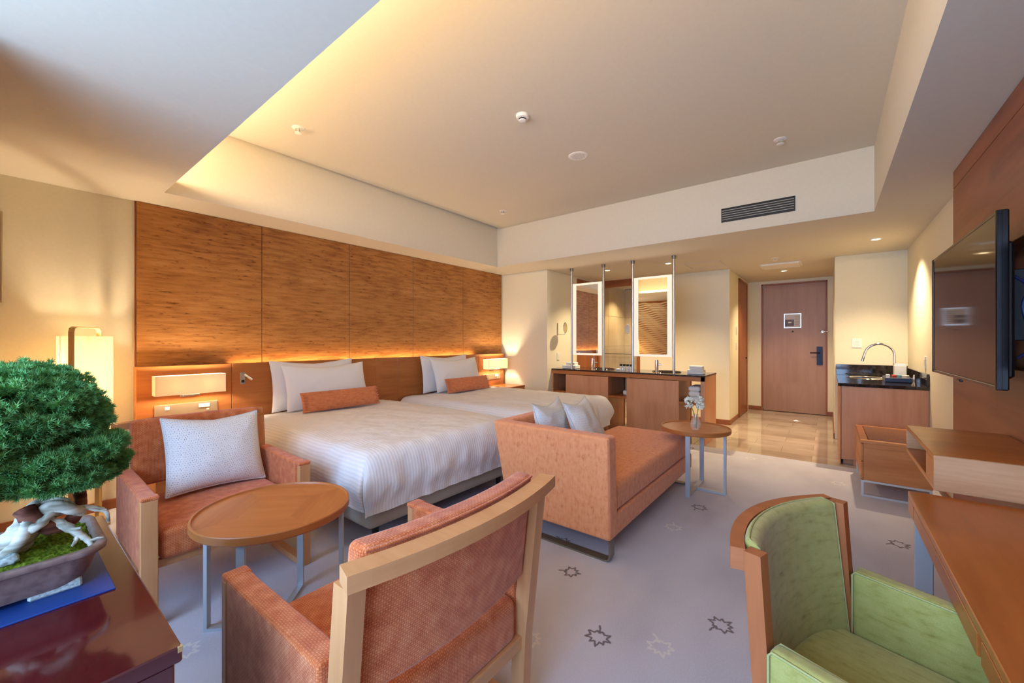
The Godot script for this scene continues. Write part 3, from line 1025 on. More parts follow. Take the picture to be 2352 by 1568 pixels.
func bed(z0: float, z1: float, label: String, pg: String, sd: int) -> void:
	var zc := (z0 + z1) / 2
	var hw := absf(z1 - z0) / 2
	var t := thing("bed", label, "bed", V(-4.28, 0, zc))
	var b := MB.new()
	b.rbox(V(0.02, 0.125, -hw), V(2.07, 0.36, hw), 0.06, null, 4, 4)
	put("base", b, M.bed_base, t)
	var mt := MB.new()
	mt.rbox(V(0.02, 0.34, -hw), V(2.06, 0.56, hw), 0.06, null, 4, 4)
	put("mattress", mt, M.linen, t)
	for x in [0.12, 1.96]:
		for s in [-1, 1]:
			var l := MB.new()
			l.lathe([Vector2(0.0, 0.0), Vector2(0.018, 0.0), Vector2(0.026, 0.13)], Transform3D(Basis(), V(x, 0, s * (hw - 0.12))), 14)
			put("leg", l, M.dark, t)
	var fn := FastNoiseLite.new()
	fn.seed = sd
	fn.frequency = 1.0
	# duvet: u runs along the bed (and down over the foot), q across it (and down both sides)
	var L := 2.125        # head to foot edge of the top
	var drop := 0.265
	var D := MB.new()
	var lu := L + drop
	var lq := 2.0 * (hw + 0.07) + 2.0 * drop
	D.sheet(func(u, q):
		var a: float = 0.03 + u * lu
		var c: float = (q - 0.5) * lq
		var half := hw + 0.07
		var side := absf(c)
		var r := 0.11
		var y := 0.60
		var x := a
		var z := c
		var ox := 0.0
		var oz := 0.0
		if a > L - r:
			var e := a - (L - r)
			var an := minf(e / r, PI / 2)
			x = L - r + r * sin(an)
			ox = r * (1.0 - cos(an)) + maxf(0.0, e - r * PI / 2)
		if side > half - r:
			var e := side - (half - r)
			var an := minf(e / r, PI / 2)
			z = signf(c) * (half - r + r * sin(an))
			oz = r * (1.0 - cos(an)) + maxf(0.0, e - r * PI / 2)
		# at the foot corners the cloth folds: drop by the larger of the two and bulge a little
		var down := maxf(ox, oz) + 0.12 * minf(ox, oz)
		y -= down
		var corner := minf(ox, oz)
		x -= corner * 0.25
		z -= signf(c) * corner * 0.25
		var hang := smoothstep(0.02, 0.2, down)
		# softness: crown on the top, billow on the hanging faces, a few folds
		var cr := (1.0 - pow(minf(1.0, side / half), 4.0)) * 0.035 * smoothstep(0.0, 0.35, a)
		y += cr * (1.0 - hang)
		var w := fn.get_noise_2d(a * 2.2, c * 2.2) * 0.014 + fn.get_noise_2d(a * 6.0 + 9.0, c * 6.0) * 0.005
		y += w * (1.0 - hang)
		var billow := sin(clampf(down / 0.30, 0.0, 1.0) * PI) * 0.035 + w
		if ox > 0.02: x += hang * billow
		if oz > 0.02: z += signf(c) * hang * billow
		var fold := 0.012 * hang * sin((z if ox > oz else x) * 23.0 + sd) * fn.get_noise_2d(a * 3.0, c * 3.0) * 2.0
		if ox > oz: x += fold
		else: z += signf(c) * fold
		return V(x, y, z), 96, 110, Vector2(lu, lq / 0.044))
	put("duvet", D, M.duvet, t)
	# pillows and bolster rest on the bed: things of their own
	var nearer := "beside the armchair" if sd == 3 else "beside the pier wall"
	var face := Basis(Vector3.UP, PI / 2)
	for k in 2:
		var lean := [-0.14, -0.33][k] as float
		var px := [-4.195, -4.02][k] as float
		var zz: float = zc + [0.10, 0.05][k] * 1.0
		var P := thing("pillow", ["back white pillow standing against the headboard on the bed %s", "front white pillow leaning on another on the bed %s"][k] % nearer, "pillow", V(px, 0.868 - 0.008 * k, zz), 0.0, pg)
		var xf := Transform3D(Basis(Vector3.BACK, -lean) * face, Vector3.ZERO)
		var pb := MB.new()
		pb.pillow(xf, 0.86, [0.50, 0.46][k], 0.155, 0.05, 0.03, 0.02, sd + k, 30)
		put("case", pb, M.linen, P)
	var bo := thing("bolster_cushion", "slim orange bolster cushion in front of the pillows on the bed %s" % nearer, "cushion", V(-3.80, 0.735, zc + (0.02 if sd == 3 else 0.06)), 0.0, "bolsters on the beds")
	var bb := MB.new()
	bb.pillow(Transform3D(Basis(Vector3.BACK, 0.35) * face, Vector3.ZERO), 0.80, 0.19, 0.13, 0.02, 0.0, 0.01, sd + 5, 24)
	put("cover", bb, M.bolster, bo)
	for e in [-1, 1]:
		var gt := MB.new()
		for k in 7:
			var q := (k / 6.0 - 0.5) * 0.15
			gt.tube([V(0.0 - q * 0.35 + 0.03, q, e * 0.385), V(0.0 - q * 0.35 + 0.045, q, e * 0.355)], [0.006, 0.003], 6)
		put("gather", gt, M.bolster, bo)

func armchair(label: String, at: Vector3, turn: float, front_cloth: Material) -> Node3D:
	# faces +x in its own axes
	var t := thing("armchair", label, "armchair", at, turn, "orange armchairs at the round table")
	var W := 0.372
	for s in [-1, 1]:
		# side frame: front post, floor runner, leaning back post
		boxpart("front_post", V(0.305, 0, s * W), V(0.34, 0.585, s * (W - 0.062)), M.chair_wood_v, t)
		boxpart("runner", V(-0.28, 0, s * (W - 0.008)), V(0.305, 0.035, s * (W - 0.055)), M.chair_wood, t)
		var bp := MB.new()
		var prof := PackedVector2Array([Vector2(-0.275, 0.0), Vector2(-0.225, 0.0), Vector2(-0.235, 0.3), Vector2(-0.29, 0.80), Vector2(-0.345, 0.80), Vector2(-0.29, 0.3)])
		bp.prism(prof, 0.042, Transform3D(Basis(), V(0, 0, s * (W - 0.035))))
		put("back_post", bp, M.chair_wood_v, t)
		var am := MB.new()
		am.rbox(V(-0.25, 0.27, minf(s * W, s * (W - 0.066))), V(0.303, 0.60, maxf(s * W, s * (W - 0.066))), 0.012, func(p):
			return p + V(0, 0.012 * smoothstep(0.3, -0.25, p.x) * smoothstep(0.3, 0.6, p.y), 0), 6, 3)
		am.rbox(V(0.29, 0.583, minf(s * (W + 0.001), s * (W - 0.067))), V(0.342, 0.602, maxf(s * (W + 0.001), s * (W - 0.067))), 0.008, null, 3, 3)
		put("arm", am, front_cloth, t)
	boxpart("front_rail", V(0.27, 0.255, -W + 0.063), V(0.30, 0.292, W - 0.063), M.chair_wood, t)
	boxpart("rear_rail", V(-0.275, 0.25, -W + 0.05), V(-0.24, 0.295, W - 0.05), M.chair_wood, t)
	for z in [-0.2, 0.2]:
		boxpart("seat_bearer", V(-0.25, 0.25, z - 0.02), V(0.28, 0.28, z + 0.02), M.chair_wood, t)
	var seat := MB.new()
	seat.rbox(V(-0.27, 0.285, -W + 0.07), V(0.325, 0.435, W - 0.07), 0.035, func(p):
		var q := V(p.x, p.y, p.z)
		if p.y > 0.4: q.y += 0.018 * (1.0 - pow(absf(p.z) / 0.31, 3.0)) * (1.0 - pow(absf(p.x) / 0.33, 4.0))
		return q, 8, 4)
	put("seat", seat, front_cloth, t)
	# back pad: bowed to the rear, leaning
	var bow := func(p: Vector3) -> Vector3:
		var k := 1.0 - pow(p.z / 0.34, 2.0)
		return V(p.x - 0.12 * (p.y - 0.5) - 0.045 * k, p.y, p.z)
	var bk := MB.new()
	bk.rbox(V(-0.275, 0.505, -W + 0.06), V(-0.205, 0.862, W - 0.06), 0.02, bow, 10, 4)
	put("backrest", bk, front_cloth, t)
	# welt along the pad's rear edge
	var wl := MB.new()
	var pts := []
	for k in 15:
		var z := lerpf(-0.305, 0.305, k / 14.0)
		pts.append(bow.call(V(-0.272, 0.853, z)))
	wl.tube(pts, 0.004, 6)
	put("welt", wl, front_cloth, t)
	# curved top rail behind the pad
	var rl := MB.new()
	var rp := []
	for k in 17:
		var z := lerpf(-W + 0.004, W - 0.004, k / 16.0)
		rp.append(V(-0.345 - 0.052 * (1.0 - pow(z / 0.37, 2.0)), 0.83, z))
	rl.strap(rp, Vector3.UP, 0.036, 0.055)
	put("top_rail", rl, M.chair_wood, t)
	return t

func lounge() -> void:
	armchair("orange fabric armchair with a blue-dotted cushion in front of the bedside lamp", V(-2.73, 0, -0.763), 0.0, M.orange)
	armchair("orange fabric armchair seen from behind with a bowed wooden top rail", V(-1.10, 0, -0.79), PI, M.orange)
	# cushion on the far armchair
	var cu := thing("scatter_cushion", "white cushion with tiny blue-grey ticks on the orange armchair by the lamp", "cushion", V(-2.85, 0.66, -0.80))
	var xf := Transform3D(Basis(Vector3.UP, 0.08) * Basis(Vector3.BACK, 0.38) * Basis(Vector3.UP, PI / 2) * Basis(Vector3.BACK, -0.05), Vector3.ZERO)
	var cb := MB.new()
	cb.pillow(xf, 0.49, 0.43, 0.17, 0.06, 0.02, 0.012, 4, 30)
	put("cover", cb, M.scatter, cu)
	var rim := MB.new()
	rim.pillow_rim(xf, 0.49, 0.43, 0.06, 0.02, 0.005)
	put("piping", rim, M.scatter_edge, cu)
	# round tables
	var rt := thing("round_table", "round wooden table with raised rim and four metal legs between the armchairs", "table", V(-2.0, 0, -0.79), PI / 4)
	table_top(rt, 0.315, 0.55)
	for k in 4:
		var a := k * PI / 2
		var d := V(cos(a), 0, sin(a))
		var l := MB.new()
		var side := d.cross(Vector3.UP)
		l.strap([d * 0.03 + V(0, 0.0075, 0), d * 0.29 + V(0, 0.0075, 0), d * 0.29 + V(0, 0.512, 0)], side, 0.03, 0.015)
		put("leg", l, M.leg_metal, rt)
	var hub := MB.new()
	hub.box(V(-0.035, 0, -0.035), V(0.035, 0.016, 0.035), 0.002)
	put("hub", hub, M.leg_metal, rt)
	var sd := thing("side_table", "small round wooden side table on three metal legs beside the chaise", "table", V(-0.93, 0, -3.81))
	table_top(sd, 0.283, 0.55)
	for d in [V(0, 0, 1), V(0, 0, -1), V(1, 0, 0)]:
		var l := MB.new()
		l.strap([d * 0.0 + V(0, 0.009, 0), d * 0.237 + V(0, 0.009, 0), d * 0.237 + V(0, 0.512, 0)], d.cross(Vector3.UP), 0.036, 0.018)
		put("leg", l, M.leg_metal, sd)
	# glass vase of white blossoms
	var va := thing("flower_vase", "small clear glass vase holding white blossoms on the side table", "vase", V(-0.90, 0.543, -3.70))
	var vg := MB.new()
	vg.lathe([Vector2(0.0, 0.0), Vector2(0.026, 0.001), Vector2(0.042, 0.03), Vector2(0.044, 0.055), Vector2(0.034, 0.085), Vector2(0.022, 0.11), Vector2(0.02, 0.125), Vector2(0.025, 0.137), Vector2(0.023, 0.137), Vector2(0.017, 0.124), Vector2(0.019, 0.11), Vector2(0.031, 0.083), Vector2(0.04, 0.055), Vector2(0.038, 0.032), Vector2(0.02, 0.008), Vector2(0.0, 0.008)], Transform3D(), 28)
	put("glass", vg, M.vase_glass, va)
	var rng := RandomNumberGenerator.new()
	rng.seed = 12
	for k in 4:
		var a := k * 1.7 + 0.4
		var tip := V(cos(a) * 0.055 - 0.015, 0.23 + 0.02 * (k % 2), sin(a) * 0.05)
		var base := V(0.008 * cos(a), 0.02, 0.008 * sin(a))
		var cv := curve([base, V(cos(a) * 0.012, 0.12, sin(a) * 0.012), tip], 6)
		var s := MB.new()
		s.tube(cv, 0.0028, 6)
		var stem := put("stem", s, M.stem, va)
		var bl := MB.new()
		for f in 15:
			var c := tip + V(rng.randf_range(-0.03, 0.03), rng.randf_range(-0.05, 0.028), rng.randf_range(-0.03, 0.03))
			for p in 5:
				var b := Basis.from_euler(V(rng.randf() * TAU, rng.randf() * TAU, rng.randf() * TAU))
				var o := b * V(0, 0.011, 0)
				bl.sheet(func(u, q): return c + o * 0.6 + b * V(0.009 * sin(u * PI) * (q - 0.5) * 2.0, 0.018 * (u - 0.3), 0.003 * cos(q * PI * 2.0)), 3, 3)
		put("blossom", bl, M.petal, stem)
	# floor lamp in the corner
	var lp := thing("floor_lamp", "tall square floor lamp with white fabric shade and a brass loop handle", "lamp", V(-4.17, 0, -0.39))
	boxpart("base", V(-0.15, 0, -0.11), V(0.15, 0.018, 0.11), M.brass, lp, 0.003)
	var pole := MB.new()
	pole.strap([V(0.03, 0.012, -0.055), V(0.03, 0.63, -0.055)], Vector3.BACK, 0.022, 0.008)
	put("pole", pole, M.brass, lp)
	# flat bar: up in front of the shade, over its top and down behind
	var hn := MB.new()
	var fa := V(0.14, 0, 0.078)
	var fb := V(-0.14, 0, -0.085)
	var fd := (fb - fa).normalized()
	var loop := [fa + V(0, 0.018, 0), fa + V(0, 1.365, 0), fa + fd * 0.008 + V(0, 1.389, 0), fa + fd * 0.035 + V(0, 1.40, 0), fb - fd * 0.035 + V(0, 1.40, 0), fb - fd * 0.008 + V(0, 1.389, 0), fb + V(0, 1.365, 0), fb + V(0, 0.018, 0)]
	hn.strap(loop, fd.cross(Vector3.UP), 0.03, 0.006)
	put("handle", hn, M.brass, lp)
	var sh := MB.new()
	for s in [-1, 1]:
		sh.box(V(s * 0.13 - 0.0015, 0.62, -0.13), V(s * 0.13 + 0.0015, 1.337, 0.13), 0.0)
		sh.box(V(-0.1285, 0.62, s * 0.1285 - 0.0015), V(0.1285, 1.337, s * 0.1285 + 0.0015), 0.0)
	put("lamp_shade", sh, M.shade, lp)
	boxpart("shade_bar", V(-0.129, 1.30, -0.004), V(0.129, 1.306, 0.004), M.brass, lp, 0.001)
	var st := MB.new()
	st.tube([V(0, 0.018, 0), V(0, 0.86, 0)], 0.008)
	put("stem", st, M.brass, lp)
	for y in [0.92, 1.1]:
		var b := MB.new()
		b.lathe([Vector2(0.0, -0.04), Vector2(0.02, -0.03), Vector2(0.028, 0.0), Vector2(0.02, 0.03), Vector2(0.0, 0.04)], Transform3D(Basis(), V(0, y, 0)), 14)
		put("bulb", b, M.bulb, lp)
		omni("bulb_light", V(0, y, 0), 0.22, LAMP, 0.03, lp)

func table_top(t: Node3D, r: float, h: float) -> void:
	var b := MB.new()
	b.lathe([Vector2(0.0, h - 0.04), Vector2(r - 0.03, h - 0.04), Vector2(r - 0.004, h - 0.036), Vector2(r, h - 0.03), Vector2(r, h - 0.004), Vector2(r - 0.003, h), Vector2(r - 0.009, h), Vector2(r - 0.012, h - 0.009)], Transform3D(), 72)
	put("rim", b, M.table, t)
	# veneer laid as a framed square: a centre field and four border fields
	var y := h - 0.009
	var q := 0.5 * r
	var fields := [[], [], [], [], []]
	var ri := r - 0.011
	for k in 4:
		fields[4].append(Vector2(q, 0).rotated(k * PI / 2 + PI / 4) * 0.98)
		var a0 := k * PI / 2 + PI / 4
		var poly := [Vector2(q, 0).rotated(a0) * 0.985]
		for j in 13:
			poly.append(Vector2(ri, 0).rotated(a0 + j / 12.0 * PI / 2))
		poly.append(Vector2(q, 0).rotated(a0 + PI / 2) * 0.985)
		fields[k] = poly
	for k in 5:
		var f := MB.new()
		var pv := PackedVector2Array(fields[k])
		var ix := Geometry2D.triangulate_polygon(pv)
		for i in range(0, ix.size(), 3):
			f.tri(V(pv[ix[i]].x, y, pv[ix[i]].y), V(pv[ix[i + 1]].x, y, pv[ix[i + 1]].y), V(pv[ix[i + 2]].x, y, pv[ix[i + 2]].y), Vector3.UP, Vector3.UP, Vector3.UP)
		put("veneer", f, M.table if k % 2 == 0 else M.table_in, t)

func chaise() -> void:
	var t := thing("chaise_longue", "orange chenille chaise longue with high end and flat steel sled feet", "chaise longue", V(0, 0, 0))
	# the left side flares outwards with height
	var flare := func(p: Vector3) -> Vector3:
		var k := clampf((-1.0 - p.x) / 0.77, 0.0, 1.2)
		return V(p.x - 0.13 * k * (p.y - 0.13) / 0.6, p.y, p.z)
	var bk := MB.new()
	bk.rbox(V(-1.77, 0.13, -2.305), V(-1.0, 0.735, -2.2), 0.018, func(p):
		var q: Vector3 = flare.call(p)
		return V(q.x - 0.015 * (p.y - 0.13) * clampf((p.x + 1.2) / 0.2, 0, 1), q.y, q.z - (0.02 * (0.735 - p.y) if p.z < -2.28 else 0.0)), 8, 3)
	put("end_panel", bk, M.chenille, t)
	var sd := MB.new()
	sd.rbox(V(-1.77, 0.13, -3.10), V(-1.69, 0.735, -2.29), 0.018, flare, 8, 3)
	put("side_panel", sd, M.chenille, t)
	var bs := MB.new()
	bs.rbox(V(-1.74, 0.13, -3.99), V(-1.005, 0.262, -2.29), 0.012, null, 4, 3)
	put("frame", bs, M.chenille, t)
	var se := MB.new()
	se.rbox(V(-1.735, 0.262, -3.995), V(-1.012, 0.43, -2.312), 0.035, func(p):
		var u := 1.0 - pow(absf(p.x + 1.375) / 0.37, 4.0)
		var w := 1.0 - pow(absf(p.z + 3.15) / 0.85, 6.0)
		return V(p.x, p.y + (0.012 * u * w if p.y > 0.35 else 0.0), p.z), 10, 4)
	put("seat", se, M.chenille, t)
	# piping seams on the end panel
	var pp := MB.new()
	pp.tube([V(-1.012, 0.15, -2.203), V(-1.02, 0.725, -2.203)], 0.004, 6)
	put("welt", pp, M.chenille, t)
	for z in [-2.245, -3.88]:
		var f := MB.new()
		var p := []
		for c in [[-1.03, 0.045, -PI / 2, 0.0], [-1.03, 0.115, 0.0, PI / 2]]:
			pass
		p.append(V(-1.70, 0.13, z)); p.append(V(-1.70, 0.03, z)); p.append(V(-1.693, 0.012, z)); p.append(V(-1.67, 0.005, z))
		p.append(V(-1.045, 0.005, z)); p.append(V(-1.022, 0.012, z)); p.append(V(-1.013, 0.03, z)); p.append(V(-1.013, 0.10, z)); p.append(V(-1.02, 0.122, z)); p.append(V(-1.04, 0.128, z))
		f.strap(p, Vector3.BACK, 0.06, 0.01)
		put("sled_foot", f, M.bronze, t)
	# two scatter cushions leaning on the side panel
	var spots := [[V(-1.665, 0.625, -2.64), 0.28, "white scatter cushion with a folded corner at the end of the chaise", 6], [V(-1.50, 0.635, -2.86), 0.46, "pale grey patterned scatter cushion leaning on another on the chaise", 7]]
	for k in 2:
		var c := thing("scatter_cushion", spots[k][2], "cushion", spots[k][0], 0.0, "cushions on the chaise")
		var xf := Transform3D(Basis(Vector3.UP, 0.12) * Basis(Vector3.BACK, spots[k][1]) * Basis(Vector3.UP, PI / 2), Vector3.ZERO)
		var b := MB.new()
		b.pillow(xf, 0.46, 0.46, 0.16, 0.09, 0.02, 0.03, spots[k][3], 26)
		put("cover", b, M.scatter_pale, c)
		var rim := MB.new()
		rim.pillow_rim(xf, 0.46, 0.46, 0.09, 0.02, 0.0035)
		put("seam", rim, M.scatter_edge, c)

func tv_side() -> void:
	# wood cladding of the TV wall
	var cl := thing("tv_wall_cladding", "dark reddish wood wall cladding behind the television", "wall panel", V(XP, 0, 0))
	var d := XR - XP
	boxpart("top_board", V(0, 2.314, -3.94), V(d, S - 0.002, ZW - 0.02), M.tv_wood, cl, 0.002)
	boxpart("board", V(0, 1.753, -3.94), V(d, 2.309, ZW - 0.02), M.tv_wood, cl, 0.002)
	boxpart("board", V(0, 0.06, -3.94), V(d, 1.172, ZW - 0.02), M.tv_wood, cl, 0.002)
	boxpart("board", V(0, 1.177, -3.94), V(d, 1.748, -3.30), M.tv_wood, cl, 0.002)
	boxpart("board", V(0, 1.177, -1.6), V(d, 1.748, ZW - 0.02), M.tv_wood, cl, 0.002)
	boxpart("niche_back", V(d - 0.02, 1.172, -3.30), V(d, 1.753, -1.6), M.tv_wood, cl, 0.0)
	boxpart("backing", V(0.01, 0.0, -3.93), V(d - 0.03, 0.06, ZW - 0.02), M.tv_wood, cl, 0.0)
	boxpart("joint", V(0.012, 1.16, -3.93), V(0.05, 2.42, -3.32), M.tv_wood, cl, 0.0)
	boxpart("joint", V(0.012, 1.76, -3.32), V(0.05, 2.42, ZW - 0.02), M.tv_wood, cl, 0.0)
	# television
	var tv := thing("television", "wide black flat television on the dark wood wall", "television", V(0.495, 1.454, -2.89))
	boxpart("screen", V(-0.002, -0.318, -0.578), V(0.004, 0.322, 0.578), screen_mat(), tv, 0.001)
	boxpart("casing", V(0.002, -0.336, -0.592), V(0.028, 0.336, 0.592), M.black_gloss, tv, 0.004)
	for s in [-1, 1]:
		boxpart("bezel", V(-0.006, -0.336, s * 0.585 - 0.008), V(0.012, 0.336, s * 0.585 + 0.008), M.black_gloss, tv, 0.003)
		boxpart("bezel", V(-0.004, s * 0.328 - 0.008, -0.58), V(0.012, s * 0.328 + 0.008, 0.58), M.black_gloss, tv, 0.003)
	boxpart("rear_housing", V(0.028, -0.30, -0.45), V(0.075, 0.24, 0.45), M.dark, tv, 0.01)
	boxpart("sensor", V(-0.002, -0.348, -0.03), V(0.012, -0.336, 0.03), M.black_gloss, tv)
	boxpart("wall_mount", V(0.075, -0.15, -0.25), V(0.236, 0.15, 0.25), M.dark, tv)
	var cb := MB.new()
	cb.tube(curve([V(0.078, 0.12, 0.36), V(0.12, 0.06, 0.4), V(0.10, -0.02, 0.42), V(0.13, -0.16, 0.4), V(0.10, -0.22, 0.37)], 6), 0.006, 8)
	put("cable", cb, mat(rgb(40, 48, 90), 0.4), tv)
	# desk
	var dk := thing("writing_desk", "long reddish wood desk with drawers under its top on metal legs", "desk", V(0.242, 0, 0))
	var dw := XP - 0.242 - 0.002
	boxpart("top", V(0, 0.698, -2.19), V(dw, 0.72, -0.15), M.desk_top, dk, 0.002)
	boxpart("apron", V(0.012, 0.645, -2.185), V(dw, 0.6975, -0.155), M.desk_side, dk, 0.002)
	for k in 2:
		var z := -2.06 + k * 0.83
		boxpart("drawer", V(0.0, 0.645, z), V(0.0118, 0.694, z + 0.80), M.desk_side, dk, 0.0015)
	boxpart("apron_end", V(0.0, 0.645, -2.185), V(0.0118, 0.6975, -2.065), M.desk_side, dk, 0.0015)
	boxpart("apron_end", V(0.0, 0.645, -0.42), V(0.0118, 0.6975, -0.155), M.desk_side, dk, 0.0015)
	for z in [-2.15, -0.22]:
		boxpart("leg", V(0.012, 0, z), V(0.062, 0.645, z + 0.02), M.leg_metal, dk, 0.002)
		boxpart("leg", V(dw - 0.06, 0, z), V(dw - 0.01, 0.645, z + 0.02), M.leg_metal, dk, 0.002)
		boxpart("foot_rail", V(0.062, 0, z), V(dw - 0.06, 0.02, z + 0.02), M.leg_metal, dk, 0.002)
	# low open box on the wall past the desk
	var cs := thing("media_shelf", "brown wooden box shelf with an open side and pale end beyond the desk", "shelf", V(0.314, 0.734, -2.20))
	var sw := XP - 0.314 - 0.002
	boxpart("top", V(0, 0.114, -0.70), V(sw, 0.134, -0.012), M.desk_side, cs, 0.002)
	boxpart("bottom", V(0, 0, -0.70), V(sw, 0.02, -0.012), M.desk_side, cs, 0.002)
	boxpart("end", V(0, 0, -0.012), V(sw, 0.134, 0), M.pale_end, cs, 0.002)
	boxpart("end", V(0, 0.02, -0.70), V(sw, 0.114, -0.68), M.pale_end, cs, 0.002)
	boxpart("front", V(0, 0.02, -0.16), V(0.018, 0.114, -0.012), M.desk_side, cs, 0.001)
	boxpart("back", V(sw - 0.015, 0.02, -0.68), V(sw, 0.114, -0.012), M.desk_side, cs, 0.001)
	var wr := MB.new()
	wr.tube(curve([V(0.05, 0.026, -0.2), V(0.03, 0.05, -0.19), V(0.05, 0.07, -0.2), V(0.09, 0.04, -0.21)], 6), 0.004, 8)
	tag(put("power_lead", wr, M.dark), "short black lead lying in the box shelf", "cable")
	get_node("power_lead").position = V(0.314, 0.734, -2.20)
	# luggage bench
	var bn := thing("luggage_bench", "light wood luggage bench with slatted top on a white metal frame", "bench", V(0.21, 0, -4.5))
	var bw := 0.43
	boxpart("body", V(0.018, 0.135, -0.78), V(bw, 0.41, -0.004), M.bench, bn, 0.003)
	boxpart("inner_edge", V(0.018, 0.41, -0.05), V(bw, 0.445, -0.004), M.bench, bn, 0.001)
	boxpart("rear_end", V(0.0, 0.135, -0.80), V(bw, 0.47, -0.78), M.bench, bn, 0.003)
	boxpart("front_edge", V(0.0, 0.445, -0.05), V(bw, 0.47, 0.0), M.bench, bn, 0.003)
	boxpart("left_edge", V(0.0, 0.445, -0.78), V(0.05, 0.47, -0.05), M.wood_trim, bn, 0.003)
	for k in 2:
		boxpart("drawer", V(0.0, 0.14 + k * 0.155, -0.775), V(0.017, 0.288 + k * 0.152, -0.004), M.bench, bn, 0.002)
	var slm := MB.new()
	slm.box(V(0.052, 0.44, -0.026), V(bw, 0.468, 0.0), 0.008)
	var sm := slm.mesh()
	for k in 14:
		again("slat", sm, M.slat, bn, V(0, 0, -0.065 - k * 0.051))
	var white_metal := mat(rgb(214, 216, 220), 0.35, 0.5)
	for z in [-0.015, -0.785]:
		var f := MB.new()
		f.strap([V(0.012, 0.128, z), V(0.012, 0.008, z), V(bw - 0.012, 0.008, z), V(bw - 0.012, 0.128, z)], Vector3.BACK, 0.024, 0.016, true)
		put("sled_foot", f, white_metal, bn)

func screen_mat() -> StandardMaterial3D:
	var m := mat(rgb(10, 9, 9), 0.06, 0.0, 0.75)
	return m

func green_chair() -> void:
	var t := thing("desk_chair", "green velvet armchair with a curved reddish wood back rail at the desk", "chair", V(0.205, 0, -1.215), -0.30)
	var W := 0.272
	var bow := func(p: Vector3) -> Vector3:
		var k := 1.0 - pow(p.z / 0.27, 2.0)
		return V(p.x - 0.075 * k - 0.10 * (p.y - 0.45), p.y, p.z)
	for s in [-1, 1]:
		var bp := MB.new()
		bp.prism(PackedVector2Array([Vector2(-0.265, 0.0), Vector2(-0.23, 0.0), Vector2(-0.226, 0.4), Vector2(-0.254, 0.828), Vector2(-0.29, 0.828), Vector2(-0.262, 0.4)]), 0.034, Transform3D(Basis(), V(0, 0, s * (W - 0.017))))
		put("back_post", bp, M.cherry, t)
		boxpart("front_leg", V(0.22, 0, s * W), V(0.255, 0.40, s * (W - 0.035)), M.cherry, t)
		var am := MB.new()
		am.rbox(V(-0.235, 0.35, minf(s * (W + 0.012), s * (W - 0.034))), V(0.26, 0.645, maxf(s * (W + 0.012), s * (W - 0.034))), 0.014, func(p):
			return V(p.x, p.y - 0.02 * smoothstep(-0.2, 0.26, p.x) * smoothstep(0.4, 0.6, p.y), p.z), 6, 3)
		var a := put("arm", am, M.green, t)
		var ap := MB.new()
		for e in [W + 0.010, W - 0.032]:
			ap.tube([V(-0.234, 0.36, s * e), V(-0.234, 0.632, s * e), V(-0.227, 0.641, s * e), V(0.25, 0.622, s * e)], 0.003, 6)
		put("piping", ap, M.green_pipe, a)
	var seat := MB.new()
	seat.rbox(V(-0.30, 0.36, -W + 0.037), V(0.27, 0.475, W - 0.037), 0.03, func(p):
		return V(p.x, p.y + (0.02 * (1.0 - pow(absf(p.z) / 0.24, 3.0)) if p.y > 0.43 else 0.0), p.z), 8, 4)
	put("seat", seat, M.green, t)
	var bk := MB.new()
	bk.rbox(V(-0.252, 0.38, -W + 0.034), V(-0.212, 0.836, W - 0.034), 0.019, bow, 12, 4)
	var b := put("backrest", bk, M.green, t)
	var pp := MB.new()
	var pts := []
	for k in 9: pts.append(bow.call(V(-0.216, lerpf(0.45, 0.826, k / 8.0), -W + 0.042)))
	for k in 13: pts.append(bow.call(V(-0.238, 0.836, lerpf(-W + 0.05, W - 0.05, k / 12.0))))
	for k in 9: pts.append(bow.call(V(-0.216, lerpf(0.826, 0.45, k / 8.0), W - 0.042)))
	pp.tube(pts, 0.003, 6)
	put("piping", pp, M.green_pipe, b)
	var rl := MB.new()
	var rp := []
	for k in 17:
		var z := lerpf(-W, W, k / 16.0)
		rp.append(V(-0.302 - 0.078 * (1.0 - pow(z / W, 2.0)), 0.805, z))
	rl.strap(rp, Vector3.UP, 0.05, 0.03)
	put("top_rail", rl, M.cherry_h, t)
	boxpart("front_rail", V(0.225, 0.31, -W + 0.036), V(0.25, 0.36, W - 0.036), M.cherry_h, t)
	boxpart("rear_rail", V(-0.262, 0.31, -W + 0.034), V(-0.232, 0.37, W - 0.034), M.cherry_h, t)

